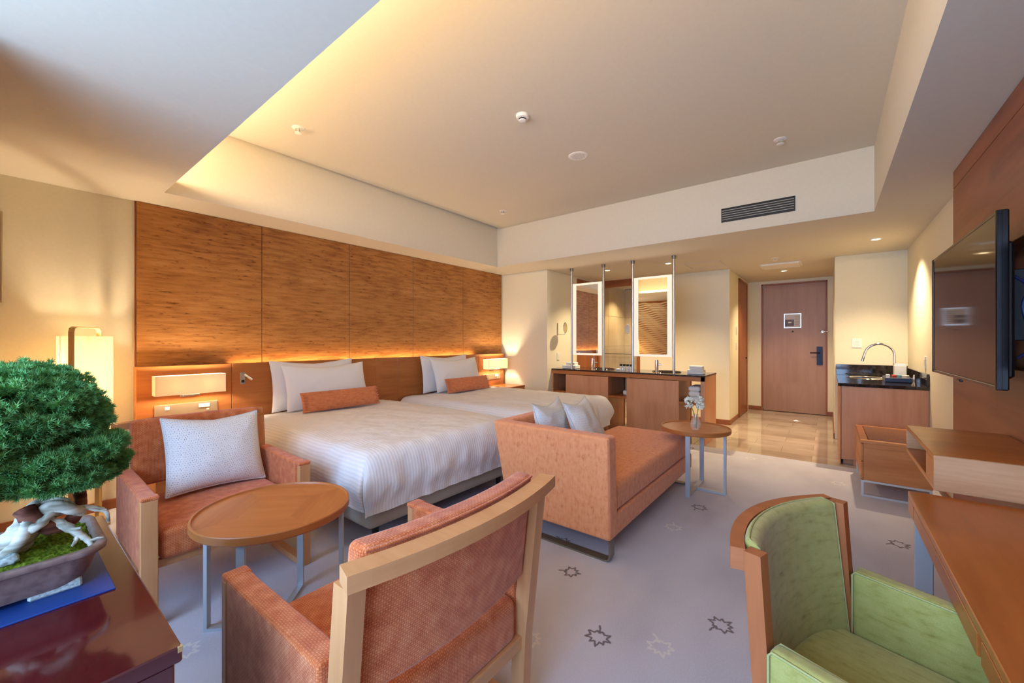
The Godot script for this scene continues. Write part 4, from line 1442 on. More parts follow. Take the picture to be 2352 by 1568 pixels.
func washroom() -> void:
	# vanity between the bed area and the washroom
	var v := thing("vanity_unit", "long honey wood vanity cabinet with open shelf bays", "cabinet", V(0, 0, 0))
	var z0 := -5.46
	var z1 := -6.09
	var xs := [-3.478, -3.463, -3.219, -2.515, -2.238, -1.533, -1.27, -1.22]
	boxpart("top_rail", V(-3.478, 0.795, z0), V(-1.22, 0.85, z0 - 0.02), M.wood_h, v, 0.002)
	boxpart("top_board", V(-3.478, 0.825, z0 - 0.02), V(-1.222, 0.85, z1), M.wood_trim, v, 0.002)
	boxpart("stile", V(-3.478, 0.0, z0), V(-3.45, 0.795, z1), M.wood_v, v, 0.002)
	boxpart("end_panel", V(-1.27, 0.0, z0), V(-1.22, 0.85, z1), M.wood_v, v, 0.002)
	for d in [[-3.219, -2.515], [-2.238, -1.533]]:
		boxpart("door", V(d[0], 0.02, z0 + 0.002), V(d[1], 0.788, z0 - 0.018), M.wood_v, v, 0.002)
		for x in [d[0] + 0.01, d[1] - 0.03]:
			boxpart("divider", V(x, 0.0, z0 - 0.018), V(x + 0.02, 0.825, z1), M.wood_v, v, 0.001)
		boxpart("plinth", V(d[0], 0.0, z0 - 0.02), V(d[1], 0.02, z0 - 0.05), M.wood_v, v, 0.0)
	for d in [[-3.45, -3.209], [-2.525, -2.228], [-1.543, -1.27]]:
		boxpart("shelf", V(d[0], 0.489, z0 - 0.01), V(d[1], 0.522, z1), M.wood_h, v, 0.002)
	boxpart("bay_back", V(-3.45, 0.522, z1 + 0.015), V(-3.209, 0.825, z1), M.wood_v, v, 0.0)
	boxpart("bay_back", V(-2.525, 0.522, z1 + 0.015), V(-2.228, 0.825, z1), M.wood_v, v, 0.0)
	boxpart("bay_back", V(-3.219, 0.0, z1 + 0.015), V(-2.515, 0.825, z1), M.wood_v, v, 0.0)
	boxpart("bay_back", V(-2.238, 0.0, z1 + 0.015), V(-1.533, 0.825, z1), M.wood_v, v, 0.0)
	var ct := thing("stone_countertop", "thin dark polished stone top of the vanity", "countertop", V(0, 0.85, 0))
	boxpart("slab", V(-3.479, 0.0, z0 + 0.004), V(-1.216, 0.022, z1 - 0.01), M.counter, ct, 0.002)
	for x in [-2.78, -1.80]:
		var bw := MB.new()
		bw.lathe([Vector2(0.0, 0.0225), Vector2(0.17, 0.0225), Vector2(0.185, 0.035), Vector2(0.19, 0.036), Vector2(0.2, 0.022)], Transform3D(Basis().scaled(V(1, 1, 0.75)), V(x, 0, -5.82)), 40)
		put("basin", bw, M.granite, ct)
	for k in 2:
		var x := [-2.80, -1.845][k] as float
		var f := thing("basin_faucet", "chrome cylindrical basin faucet on the vanity at the %s mirror" % ["shaving side", "corridor side"][k], "faucet", V(x, 0.872, -5.55), 0.0, "vanity faucets")
		var b := MB.new()
		b.lathe([Vector2(0.0, 0.0), Vector2(0.03, 0.0), Vector2(0.028, 0.01), Vector2(0.025, 0.012), Vector2(0.025, 0.15), Vector2(0.022, 0.155), Vector2(0.022, 0.175), Vector2(0.0, 0.177)], Transform3D(), 20)
		put("body", b, M.chrome, f)
		var s := MB.new()
		s.tube([V(0.02, 0.11, -0.01), V(0.06, 0.115, -0.02)], 0.009)
		s.tube([V(0, 0.1, -0.02), V(0, 0.11, -0.13)], 0.012)
		put("spout", s, M.chrome, f)
	# ceiling-high posts with two lit mirrors
	var px := [-3.135, -2.606, -2.163, -1.605]
	for k in 4:
		var p := thing("mirror_post", "slim steel post from vanity to ceiling, " + ["between the shaving mirror and the first lit mirror", "between the first lit mirror and the glass shower", "between the glass shower and the second lit mirror", "between the second lit mirror and the towel stack"][k], "post", V(px[k], 0.872, -5.50), 0.0, "steel mirror posts on the vanity")
		var b := MB.new()
		b.lathe([Vector2(0.0, 0.0), Vector2(0.017, 0.0), Vector2(0.017, S - 0.872 - 0.002), Vector2(0.0, S - 0.872 - 0.002)], Transform3D(), 18)
		put("pole", b, M.steel, p)
		var fl := MB.new()
		fl.lathe([Vector2(0.018, S - 0.915), Vector2(0.026, S - 0.912), Vector2(0.03, S - 0.878), Vector2(0.03, S - 0.874), Vector2(0.0, S - 0.874)], Transform3D(), 18)
		put("collar", fl, M.bronze, p)
	for k in 2:
		var xa: float = px[k * 2] + 0.02
		var xb: float = px[k * 2 + 1] - 0.025
		var mi := thing("lit_mirror", "tall vanity mirror with glowing frosted border between posts, %s" % ["by the shaving mirror", "next to the corridor wall"][k], "mirror", V((xa + xb) / 2, 1.64, -5.50), 0.0, "lit mirrors on the vanity")
		var hw: float = (xb - xa) / 2
		boxpart("mirror_pane", V(-hw + 0.06, -0.545 + 0.03, -0.002), V(hw - 0.06, 0.545 - 0.03, 0.004), M.mirror, mi, 0.0)
		for s in [-1, 1]:
			boxpart("light_border", V(s * (hw - 0.03) - 0.03, -0.545, -0.002), V(s * (hw - 0.03) + 0.03, 0.545, 0.005), M.mirror_light, mi, 0.0)
			area("mirror_border_light", V((xa + xb) / 2 + s * (hw - 0.03), 1.64, -5.488), Vector2(0.055, 1.05), 0.09, Color(1.0, 0.9, 0.74), V(0, 180, 0), mi)
			boxpart("light_border", V(-hw + 0.06, 0.515 if s > 0 else -0.545, -0.002), V(hw - 0.06, 0.545 if s > 0 else -0.515, 0.005), M.mirror_light, mi, 0.0)
			for y in [-0.42, 0.42]:
				boxpart("clip", V(s * hw, y - 0.012, -0.008), V(s * (hw + 0.002), y + 0.012, 0.008), M.steel, mi)
		boxpart("back_plate", V(-hw, -0.545, -0.012), V(hw, 0.545, -0.002), M.dark, mi)
	# towels and bottles on the vanity
	towel("white rolled towel lying on the vanity beside the shaving mirror", V(-3.24, 0.873, -5.66), V(0.24, 0.05, 0.16))
	towel("white folded towel stacked on a rolled towel by the shaving mirror", V(-3.22, 0.924, -5.66), V(0.15, 0.045, 0.12))
	towel("lower folded white towel at the corridor end of the vanity", V(-1.375, 0.873, -5.69), V(0.2, 0.055, 0.14))
	towel("upper folded white towel at the corridor end of the vanity", V(-1.37, 0.929, -5.69), V(0.16, 0.05, 0.12))
	towel("folded bath towel in the open vanity bay at the corridor end", V(-1.365, 0.523, -5.68), V(0.15, 0.2, 0.3))
	towel("small white cloth beside the bottle rack on the vanity", V(-2.46, 0.873, -5.76), V(0.1, 0.02, 0.08))
	var bx := thing("hair_dryer_case", "small grey-white case on the shelf bay of the vanity", "case", V(-2.30, 0.523, -5.70))
	var bm := MB.new()
	bm.rbox(V(-0.06, 0, -0.09), V(0.05, 0.07, 0.09), 0.025, null, 4, 4)
	put("shell", bm, M.plastic, bx)
	boxpart("clasp", V(0.05, 0.03, -0.02), V(0.054, 0.045, 0.02), M.steel, bx)
	var bi := 0
	for k in 4:
		var b := thing("toiletry_bottle", "small white toiletry bottle with black cap on the vanity between the mirrors", "bottle", V(-2.42 + k * 0.05, 0.872, -5.70), 0.0, "black-capped bottles between the mirrors")
		var m := MB.new()
		m.lathe([Vector2(0.0, 0.0), Vector2(0.019, 0.0), Vector2(0.02, 0.06), Vector2(0.016, 0.068), Vector2(0.0, 0.068)], Transform3D(), 16)
		put("body", m, M.plastic, b)
		var cp := MB.new()
		cp.lathe([Vector2(0.019, 0.066), Vector2(0.02, 0.095), Vector2(0.0, 0.096)], Transform3D(), 16)
		put("cap", cp, M.dark, b)
	# shaving mirror on a swing arm
	var sm := thing("shaving_mirror", "round chrome shaving mirror on a folding arm on the washroom wall", "mirror", V(-3.48, 1.5, -5.63))
	boxpart("wall_plate", V(0, -0.1, -0.012), V(0.012, 0.1, 0.012), M.chrome, sm, 0.003)
	var ar := MB.new()
	ar.tube([V(0.012, -0.08, 0), V(0.09, -0.085, 0.02), V(0.14, -0.085, 0.0), V(0.15, 0.0, 0.0)], 0.006)
	put("arm", ar, M.chrome, sm)
	var ds := MB.new()
	ds.lathe([Vector2(0.0, -0.014), Vector2(0.075, -0.012), Vector2(0.088, -0.002), Vector2(0.088, 0.006), Vector2(0.08, 0.01)], Transform3D(Basis(Vector3.UP, 0.25) * Basis(Vector3.BACK, -PI / 2), V(0.15, 0.02, 0.0)), 32)
	put("rim", ds, M.chrome, sm)
	var dg := MB.new()
	dg.lathe([Vector2(0.079, 0.009), Vector2(0.0, 0.009)], Transform3D(Basis(Vector3.UP, 0.25) * Basis(Vector3.BACK, -PI / 2), V(0.15, 0.02, 0.0)), 32)
	put("glass", dg, M.mirror, sm)
	# washroom beyond: sliding door on the left, framed glass, tiled shower
	var d2 := room_node("door_3", "brown sliding door on the washroom side wall")
	boxpart("leaf", V(-3.48, 0.0, -6.28), V(-3.462, 2.40, -7.04), M.closet_wood, d2)
	boxpart("pull", V(-3.462, 0.95, -6.9), V(-3.456, 1.15, -6.87), M.steel, d2)
	var fr := room_node("trim_1", "brown timber frame of the shower opening")
	boxpart("lintel", V(-3.48, 2.31, -7.05), V(-2.64, S, -7.13), M.closet_wood, fr)
	boxpart("jamb", V(-2.70, 0, -7.045), V(-2.64, 2.31, -7.13), M.closet_wood, fr)
	boxpart("jamb", V(-3.48, 0, -7.045), V(-3.44, 2.31, -7.13), M.closet_wood, fr)
	var gl := thing("shower_screen", "clear glass shower screen with a horizontal towel bar", "glass door", V(0, 0, -7.09))
	boxpart("pane", V(-3.435, 0.02, -0.004), V(-2.705, 2.305, 0.004), M.glass, gl, 0.0)
	var tb := MB.new()
	tb.tube([V(-3.30, 1.075, 0.004), V(-3.30, 1.075, 0.05), V(-3.285, 1.075, 0.055), V(-2.82, 1.075, 0.055), V(-2.805, 1.075, 0.05), V(-2.805, 1.075, 0.004)], 0.009)
	put("towel_bar", tb, M.bronze, gl)
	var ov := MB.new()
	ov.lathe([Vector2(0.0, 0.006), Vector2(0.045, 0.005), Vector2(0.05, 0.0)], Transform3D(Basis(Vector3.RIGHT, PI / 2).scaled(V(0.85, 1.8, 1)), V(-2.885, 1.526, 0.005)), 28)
	put("pale_oval", ov, mat(rgb(226, 232, 250), 0.5), gl)  # flat bluish-white oval on the pane
	var bt := room_node("wall_shower", "beige stone tiles of the shower")
	for r in 4:
		for c in 2:
			boxpart("tile", V(-3.478 + c * 0.42, 0.01 + r * 0.6, -8.38), V(-3.062 + c * 0.42, 0.605 + r * 0.6, -8.4), M.bath_tile, bt, 0.002)
		for c in 3:
			boxpart("tile", V(-3.48, 0.01 + r * 0.6, -7.14 - c * 0.41), V(-3.466, 0.605 + r * 0.6, -7.545 - c * 0.41), M.bath_tile, bt, 0.002)
			boxpart("tile", V(-2.64, 0.01 + r * 0.6, -7.14 - c * 0.41), V(-2.654, 0.605 + r * 0.6, -7.545 - c * 0.41), M.bath_tile, bt, 0.002)
	boxpart("backing", V(-3.48, 0, -8.4), V(-2.64, S, -8.55), M.grout, bt, 0.0)

func towel(label: String, at: Vector3, size: Vector3) -> void:
	var t := thing("towel", label, "towel", at)
	var n := 3
	for k in n:
		var b := MB.new()
		var h := size.y / n
		b.rbox(V(-size.x / 2, h * k, -size.z / 2), V(size.x / 2, h * (k + 1) + 0.001, size.z / 2), h * 0.48, null, 3, 3)
		put("fold", b, M.towel, t)

func kitchen() -> void:
	var k := thing("kitchenette_cabinet", "light wood kitchenette cabinet with a tall flat front", "cabinet", V(0, 0, 0))
	boxpart("front", V(0.105, 0.06, -5.53), V(XR - 0.003, 0.828, -5.55), M.wood_v, k, 0.002)
	boxpart("side", V(0.09, 0.0, -5.535), V(0.1, 0.825, -6.88), M.wood_v, k, 0.002)
	boxpart("body", V(0.103, 0.05, -5.552), V(XR - 0.003, 0.828, -6.88), M.wood_v, k, 0.0)
	boxpart("plinth", V(0.12, 0.0, -5.60), V(XR - 0.003, 0.05, -5.64), M.wood_v, k, 0.0)
	boxpart("foot", V(0.20, 0.0, -5.54), V(XR - 0.003, 0.06, -5.56), M.wood_v, k, 0.001)
	var c := thing("stone_countertop", "black speckled granite counter with upstands at the kitchenette", "countertop", V(0, 0, 0))
	boxpart("slab", V(0.075, 0.83, -5.51), V(XR - 0.002, 0.862, -6.895), M.granite, c, 0.003)
	boxpart("upstand", V(0.075, 0.862, -6.875), V(XR - 0.002, 1.0, -6.896), M.granite, c, 0.002)
	boxpart("upstand", V(XR - 0.022, 0.862, -5.51), V(XR - 0.002, 0.985, -6.875), M.granite, c, 0.002)
	var sk := MB.new()
	sk.lathe([Vector2(0.0, 0.8635), Vector2(0.17, 0.8635), Vector2(0.175, 0.87), Vector2(0.19, 0.869), Vector2(0.195, 0.862)], Transform3D(), 40)
	var so := put("sink", sk, M.chrome, c)
	so.position = V(0.36, 0, -6.5)
	var f := thing("kitchen_faucet", "tall curved chrome gooseneck faucet at the kitchenette sink", "faucet", V(0.60, 0.862, -6.45))
	var b := MB.new()
	b.lathe([Vector2(0.0, 0.0), Vector2(0.028, 0.0), Vector2(0.024, 0.012), Vector2(0.02, 0.05), Vector2(0.0, 0.05)], Transform3D(), 18)
	put("base", b, M.chrome, f)
	var g := MB.new()
	var pts := [V(0, 0.04, 0), V(0, 0.27, 0)]
	for i in 11:
		var a := i / 10.0 * PI * 0.92
		pts.append(V(-0.13 + 0.13 * cos(a), 0.28 + 0.13 * sin(a), 0))
	pts.append(V(-0.285, 0.20, 0))
	g.tube(pts, 0.013, 14)
	put("neck", g, M.chrome, f)
	var h := MB.new()
	h.tube([V(0, 0.035, 0.02), V(0.0, 0.05, 0.07)], 0.008)
	put("handle", h, M.chrome, f)
	var tr := thing("supply_tray", "dark blue tray with sachets beside the kitchenette sink", "tray", V(0.58, 0.863, -6.05))
	var tm := MB.new()
	tm.box(V(-0.10, 0, -0.15), V(0.11, 0.01, 0.15), 0.002)
	for s in [-1, 1]:
		tm.box(V(0.005 + s * 0.1, 0, -0.15), V(0.005 + s * 0.11, 0.05, 0.15), 0.003)
		tm.box(V(-0.10, 0, s * 0.14), V(0.11, 0.05, s * 0.15), 0.003)
	put("tray", tm, mat(rgb(30, 38, 70), 0.4), tr)
	var cols := [rgb(236, 232, 226), rgb(196, 72, 44), rgb(120, 170, 190), rgb(214, 200, 180)]
	for i in 4:
		var p := thing("sachet", ["white", "red", "pale blue", "cream"][i] + " sachet standing in the blue tray", "sachet", V(0.51 + i * 0.045, 0.874, -6.05 + (i % 2) * 0.05), 0.2 * i, "sachets in the tray")
		boxpart("packet", V(-0.016, 0, -0.03), V(0.016, 0.065, 0.03), mat(cols[i], 0.5), p, 0.004)
	var cp := thing("paper_cup_stack", "white dispenser box standing behind the blue tray", "dispenser", V(0.63, 0.863, -6.28))
	boxpart("box", V(-0.05, 0, -0.05), V(0.05, 0.17, 0.05), M.plastic, cp, 0.006)
	boxpart("lid", V(-0.045, 0.17, -0.045), V(0.045, 0.185, 0.045), M.socket, cp, 0.004)
	boxpart("label_band", V(-0.0505, 0.02, -0.03), V(-0.05, 0.06, 0.0505), mat(rgb(150, 190, 210), 0.5), cp, 0.0)
	var mg := thing("bottle_opener", "small chrome opener standing at the counter's end", "opener", V(0.67, 0.863, -5.66))
	var mm := MB.new()
	mm.lathe([Vector2(0.0, 0.0), Vector2(0.022, 0.0), Vector2(0.016, 0.012), Vector2(0.009, 0.03), Vector2(0.011, 0.06), Vector2(0.007, 0.1), Vector2(0.0, 0.105)], Transform3D(), 16)
	put("handle", mm, M.chrome, mg)

func ceiling_things() -> void:
	var dl := [[V(0.409, S, -5.99), "round recessed downlight over the kitchenette", 1.1], [V(-2.769, S, -5.985), "round recessed downlight over the shaving side of the vanity", 0.9], [V(-1.827, S, -5.99), "round recessed downlight over the corridor side of the vanity", 0.9], [V(-0.564, S, -7.76), "round recessed downlight in the entrance corridor", 0.8], [V(-3.05, S, -7.75), "round recessed downlight in the shower", 1.0]]
	for d in dl:
		var t := thing("downlight", d[1], "ceiling light", d[0], 0.0, "recessed downlights")
		var r := MB.new()
		r.lathe([Vector2(0.036, -0.001), Vector2(0.04, -0.006), Vector2(0.052, -0.005), Vector2(0.055, 0.0)], Transform3D(), 28)
		put("trim_ring", r, M.white, t)
		var b := MB.new()
		b.lathe([Vector2(0.037, -0.002), Vector2(0.03, -0.004), Vector2(0.0, -0.004)], Transform3D(), 24)
		put("lens", b, M.downlight, t)
		spot("downlight_beam_light", V(0, -0.012, 0), d[2] * 2.8, Color(1.0, 0.89, 0.72), 56.0, t)
	# fire sprinklers
	var sp := [[V(-3.328, T, -1.484), "over the bed beside the armchair"], [V(-0.323, T, -4.069), "near the grille wall and TV side"], [V(-3.34, T, -4.066), "over the bed beside the pier"], [V(-0.575, S, -6.50), "in front of the corridor ceiling panel"]]
	for s in sp:
		var t := thing("ceiling_sprinkler", "small white ceiling sprinkler head " + s[1], "sprinkler", s[0], 0.0, "ceiling sprinklers")
		var r := MB.new()
		r.lathe([Vector2(0.0, -0.006), Vector2(0.02, -0.008), Vector2(0.045, -0.003), Vector2(0.048, 0.0)], Transform3D(), 24)
		put("rosette", r, M.white, t)
		for k in 3:
			var a := k * TAU / 3
			boxpart("arm", V(cos(a) * 0.018 - 0.003, -0.04, sin(a) * 0.018 - 0.003), V(cos(a) * 0.018 + 0.003, -0.006, sin(a) * 0.018 + 0.003), M.steel, t, 0.001)
		var p := MB.new()
		p.lathe([Vector2(0.0, -0.044), Vector2(0.026, -0.042), Vector2(0.026, -0.038), Vector2(0.0, -0.038)], Transform3D(), 18)
		put("deflector", p, M.white, t)
	var sd := thing("smoke_detector", "white domed smoke detector on the raised ceiling", "detector", V(-1.815, T, -2.442))
	var b := MB.new()
	b.lathe([Vector2(0.0, -0.046), Vector2(0.024, -0.044), Vector2(0.028, -0.04), Vector2(0.028, -0.036)], Transform3D(), 28)
	put("cap", b, M.white, sd)
	var c := MB.new()
	c.lathe([Vector2(0.024, -0.036), Vector2(0.024, -0.026)], Transform3D(), 28)
	put("sensor_ring", c, M.dark, sd)
	var e := MB.new()
	e.lathe([Vector2(0.028, -0.026), Vector2(0.046, -0.022), Vector2(0.05, 0.0)], Transform3D(), 28)
	put("base", e, M.white, sd)
	var spk := thing("ceiling_speaker", "flat round white speaker on the raised ceiling", "speaker", V(-1.809, T, -3.29))
	var g := MB.new()
	g.lathe([Vector2(0.0, -0.006), Vector2(0.075, -0.006), Vector2(0.085, -0.004), Vector2(0.09, 0.0)], Transform3D(), 36)
	put("cover", g, M.white, spk)
	var hl := MB.new()
	for i in 9:
		for j in 9:
			var q := Vector2(i - 4, j - 4) * 0.014
			if q.length() < 0.06:
				hl.box(V(q.x - 0.003, -0.0068, q.y - 0.003), V(q.x + 0.003, -0.006, q.y + 0.003), 0.0)
	put("perforations", hl, mat(rgb(150, 142, 130), 0.7), spk)
	# supply grille in the far face of the raised ceiling
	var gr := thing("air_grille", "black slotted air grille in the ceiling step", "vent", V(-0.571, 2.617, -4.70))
	boxpart("dark_backing", V(-0.31, -0.066, 0.0), V(0.31, 0.066, 0.004), M.dark, gr, 0.0)  # flat dark plate, painted-in shade of the recess behind the slats
	for s in [-1, 1]:
		boxpart("frame", V(-0.318, s * 0.068 - 0.003, 0), V(0.318, s * 0.068 + 0.003, 0.012), M.dark, gr, 0.001)
		boxpart("frame", V(s * 0.314 - 0.003, -0.068, 0), V(s * 0.314 + 0.003, 0.068, 0.012), M.dark, gr, 0.001)
	var sl := MB.new()
	sl.box(V(-0.31, -0.0022, 0.002), V(0.31, 0.0022, 0.016), 0.001)
	for k in 5:
		again("slat", sl.mesh(), mat(rgb(196, 190, 178), 0.5), gr, V(0, -0.046 + k * 0.023, 0))
	var pn := thing("ceiling_panel", "flat white ventilation panel in the corridor ceiling", "vent", V(-0.56, S, -7.15))
	boxpart("cover", V(-0.23, -0.022, -0.2), V(0.23, -0.002, 0.2), M.white, pn, 0.004)
	boxpart("flange", V(-0.26, -0.006, -0.23), V(0.26, 0.0, 0.23), M.white, pn, 0.002)
	var p2 := thing("access_hatch", "flat square access hatch in the corridor ceiling near the vanity", "hatch", V(-1.43, S, -6.45))
	boxpart("lid", V(-0.22, -0.002, -0.22), V(0.22, 0.0, 0.22), M.ceiling, p2, 0.0)
	for s in [-1, 1]:
		boxpart("edge", V(s * 0.235 - 0.004, -0.004, -0.24), V(s * 0.235 + 0.004, 0.0, 0.24), M.scatter_edge, p2, 0.0)
		boxpart("edge", V(-0.24, -0.004, s * 0.235 - 0.004), V(0.24, -0.0, s * 0.235 + 0.004), M.scatter_edge, p2, 0.0)

func bonsai() -> void:
	var ch := thing("lacquer_chest", "dark red lacquer chest with a mirror-like top", "chest", V(-1.38, 0, 0.13))
	boxpart("body", V(-0.445, 0.03, -0.33), V(0.445, 0.715, 0.33), M.lacquer, ch, 0.003)
	boxpart("top", V(-0.45, 0.715, -0.34), V(0.45, 0.745, 0.34), M.lacquer, ch, 0.003)
	boxpart("plinth", V(-0.42, 0, -0.31), V(0.42, 0.03, 0.31), M.dark, ch)
	for s in [-1, 1]:
		boxpart("corner_cap", V(s * 0.4505, 0.734, -0.3405), V(s * 0.443, 0.7448, -0.333), M.brass, ch, 0.0005)
	var rn := thing("table_mat", "deep blue rectangular mat under the bonsai pot", "mat", V(-1.44, 0.745, 0.09))
	boxpart("cloth", V(-0.185, 0, -0.255), V(0.18, 0.004, 0.30), M.mat_blue, rn, 0.001)
	# tree
	var t := thing("bonsai_tree", "juniper bonsai with dense green pads and white deadwood in a shallow clay pot", "bonsai", V(-1.43, 0.749, 0.06))
	var pot := MB.new()
	# rounded-rectangle rings lofted from foot to rim and back inside
	var prof := [[0.105, 0.185, 0.012], [0.115, 0.195, 0.03], [0.128, 0.205, 0.07], [0.132, 0.209, 0.074], [0.142, 0.219, 0.078], [0.143, 0.22, 0.088], [0.14, 0.217, 0.091], [0.128, 0.205, 0.09], [0.124, 0.2, 0.075]]
	var ring := func(hx: float, hz: float, y: float) -> Array:
		var out := []
		var r := 0.045
		for q in 4:
			var cx: float = (hx - r) * [1, -1, -1, 1][q]
			var cz: float = (hz - r) * [1, 1, -1, -1][q]
			for k in 6:
				var a: float = q * PI / 2 + k / 5.0 * PI / 2
				out.append(V(cx + r * cos(a), y, cz + r * sin(a)))
		return out
	var part := MB.new()
	for i in prof.size() - 1:
		var A: Array = ring.call(prof[i][0], prof[i][1], prof[i][2])
		var B: Array = ring.call(prof[i + 1][0], prof[i + 1][1], prof[i + 1][2])
		for k in A.size():
			var j := (k + 1) % A.size()
			part.raw(A[k], B[k], B[j]); part.raw(A[k], B[j], A[j])
	part.smooth()
	pot.v = part.v; pot.n = part.n; pot.uv = part.uv
	put("pot", pot, M.pot, t)
	for s in [-1, 1]:
		for q in [-1, 1]:
			boxpart("pot_foot", V(s * 0.105, 0, q * 0.10), V(s * 0.06, 0.02, q * 0.18), M.stone, t, 0.004)
	var fn := FastNoiseLite.new()
	fn.seed = 4
	fn.frequency = 14.0
	var ms := MB.new()
	ms.sheet(func(u, q):
		var x: float = (u - 0.5) * 0.25
		var z: float = (q - 0.5) * 0.40
		var e := maxf(absf(u - 0.5), absf(q - 0.5)) * 2.0
		return V(x, 0.078 + 0.022 * (1.0 - e * e) + 0.010 * fn.get_noise_2d(x, z) + 0.006 * fn.get_noise_2d(x * 4.0, z * 4.0), z), 48, 72)
	put("moss", ms, M.moss, t)
	var rng := RandomNumberGenerator.new()
	rng.seed = 21
	for k in 9:
		var st := MB.new()
		var c := V(rng.randf_range(0.02, 0.10), 0.098, rng.randf_range(-0.08, 0.16)) if k < 6 else V(rng.randf_range(-0.09, 0.0), 0.098, rng.randf_range(-0.05, 0.16))
		var s := rng.randf_range(0.007, 0.016)
		st.rbox(c - V(s, s * 0.6, s * 1.3), c + V(s, s * 0.7, s * 1.3), s * 0.6, func(p): return p + V(1, 1, 1) * 0.004 * fn.get_noise_3d(p.x * 9.0, p.y * 9.0, p.z * 9.0), 3, 2)
		put("stone", st, M.stone, t)
	# living trunk and stripped deadwood, measured in the tree's own axes (-z is to the picture's right)
	var taper := func(k: int, a: float, b: float) -> Array:
		var out := []
		for q in k: out.append(lerpf(a, b, float(q) / (k - 1)) * (1.0 + 0.06 * sin(q * 1.7)))
		return out
	var tp := curve([V(0.03, 0.18, -0.098), V(0.045, 0.155, -0.11), V(0.048, 0.132, -0.135), V(0.035, 0.13, -0.165), V(0.01, 0.165, -0.185), V(-0.01, 0.2, -0.175), V(-0.02, 0.26, -0.12), V(-0.01, 0.34, -0.07), V(-0.01, 0.42, -0.05)], 6)
	var tr := MB.new()
	tr.tube(tp, taper.call(tp.size(), 0.018, 0.006), 12)
	put("trunk", tr, M.bark, t)
	var dw := MB.new()
	var d1 := curve([V(0.02, 0.07, -0.062), V(0.035, 0.105, -0.078), V(0.035, 0.135, -0.098), V(0.015, 0.165, -0.115), V(0.0, 0.185, -0.14)], 6)
	dw.tube(d1, taper.call(d1.size(), 0.034, 0.018), 12)
	put("shari", dw, M.deadwood, t)
	var d2 := curve([V(0.062, 0.09, -0.06), V(0.07, 0.115, -0.085), V(0.06, 0.145, -0.1), V(0.035, 0.168, -0.1)], 6)
	var dv := MB.new()
	dv.tube(d2, taper.call(d2.size(), 0.014, 0.009), 9)
	put("shari", dv, M.deadwood, t)
	var d3 := curve([V(0.02, 0.16, -0.12), V(0.045, 0.178, -0.14), V(0.055, 0.165, -0.165), V(0.04, 0.148, -0.185)], 6)
	var de := MB.new()
	de.tube(d3, taper.call(d3.size(), 0.016, 0.01), 9)
	put("shari", de, M.deadwood, t)
	var jins := [
		[[V(0.02, 0.14, -0.13), V(0.035, 0.125, -0.155), V(0.05, 0.105, -0.175), V(0.055, 0.085, -0.19), V(0.075, 0.075, -0.195)], 0.012],
		[[V(0.05, 0.105, -0.175), V(0.055, 0.09, -0.172), V(0.065, 0.083, -0.165)], 0.006],
		[[V(0.01, 0.15, -0.14), V(0.02, 0.152, -0.18), V(0.02, 0.145, -0.205), V(0.025, 0.13, -0.225), V(0.028, 0.105, -0.228)], 0.009],
		[[V(0.02, 0.15, -0.19), V(0.03, 0.14, -0.21), V(0.03, 0.138, -0.225)], 0.004],
		[[V(0.015, 0.145, -0.11), V(0.03, 0.135, -0.14), V(0.045, 0.118, -0.16), V(0.06, 0.118, -0.18)], 0.008],
		[[V(0.0, 0.17, -0.13), V(0.02, 0.18, -0.15), V(0.03, 0.165, -0.17)], 0.014],
		[[V(-0.01, 0.20, -0.16), V(-0.005, 0.205, -0.20), V(-0.01, 0.20, -0.235)], 0.006],
		[[V(0.06, 0.082, -0.19), V(0.065, 0.085, -0.21), V(0.07, 0.078, -0.222)], 0.004],
		[[V(0.03, 0.13, -0.09), V(0.045, 0.14, -0.115), V(0.03, 0.155, -0.135), V(0.015, 0.15, -0.15)], 0.013],
	]
	for j in jins:
		var ahead := []
		for q in j[0]: ahead.append(q + V(0.02, 0.006, 0))
		var p := curve(ahead, 5)
		var rr := []
		for k in p.size():
			rr.append(lerpf(j[1], j[1] * 0.35, float(k) / (p.size() - 1)) * (1.0 + 0.12 * sin(k * 2.1)))
		var b := MB.new()
		b.tube(p, rr, 8)
		put("jin", b, M.deadwood, t)
	for b in [[V(-0.01, 0.29, -0.10), V(0.03, 0.27, -0.15), V(0.05, 0.265, -0.2)], [V(-0.01, 0.36, -0.065), V(0.05, 0.35, -0.03), V(0.08, 0.345, 0.02)], [V(-0.02, 0.26, -0.11), V(0.06, 0.235, -0.06), V(0.08, 0.23, 0.02)], [V(-0.02, 0.24, -0.13), V(-0.08, 0.25, -0.1), V(-0.12, 0.26, 0.0)], [V(-0.01, 0.33, -0.08), V(-0.06, 0.33, -0.12), V(-0.1, 0.34, -0.16)]]:
		var p := curve(b, 5)
		var rr := []
		for k in p.size(): rr.append(lerpf(0.012, 0.004, float(k) / (p.size() - 1)))
		var m := MB.new()
		m.tube(p, rr, 8)
		put("branch", m, M.bark, t)
	# foliage: sprays of scale leaves in layered pads
	var sp := MB.new()
	var tw := RandomNumberGenerator.new()
	tw.seed = 33
	for k in 9:
		var d := Vector3(tw.randf_range(-1, 1), tw.randf_range(0.2, 1.2), tw.randf_range(-1, 1)).normalized()
		var side := d.cross(Vector3(tw.randf_range(-1, 1), tw.randf_range(-1, 1), tw.randf_range(-1, 1))).normalized()
		var nn := d.cross(side).normalized()
		var l := tw.randf_range(0.007, 0.0115)
		sp.tri(d * 0.001 - side * 0.0012, d * 0.001 + side * 0.0012, d * l, nn, nn, nn)
		sp.tri(d * l * 0.45, d * l * 0.4 + side * 0.0012, d * l * 0.8 + side * 0.0038, nn, nn, nn)
		sp.tri(d * l * 0.45, d * l * 0.4 - side * 0.0012, d * l * 0.8 - side * 0.0038, nn, nn, nn)
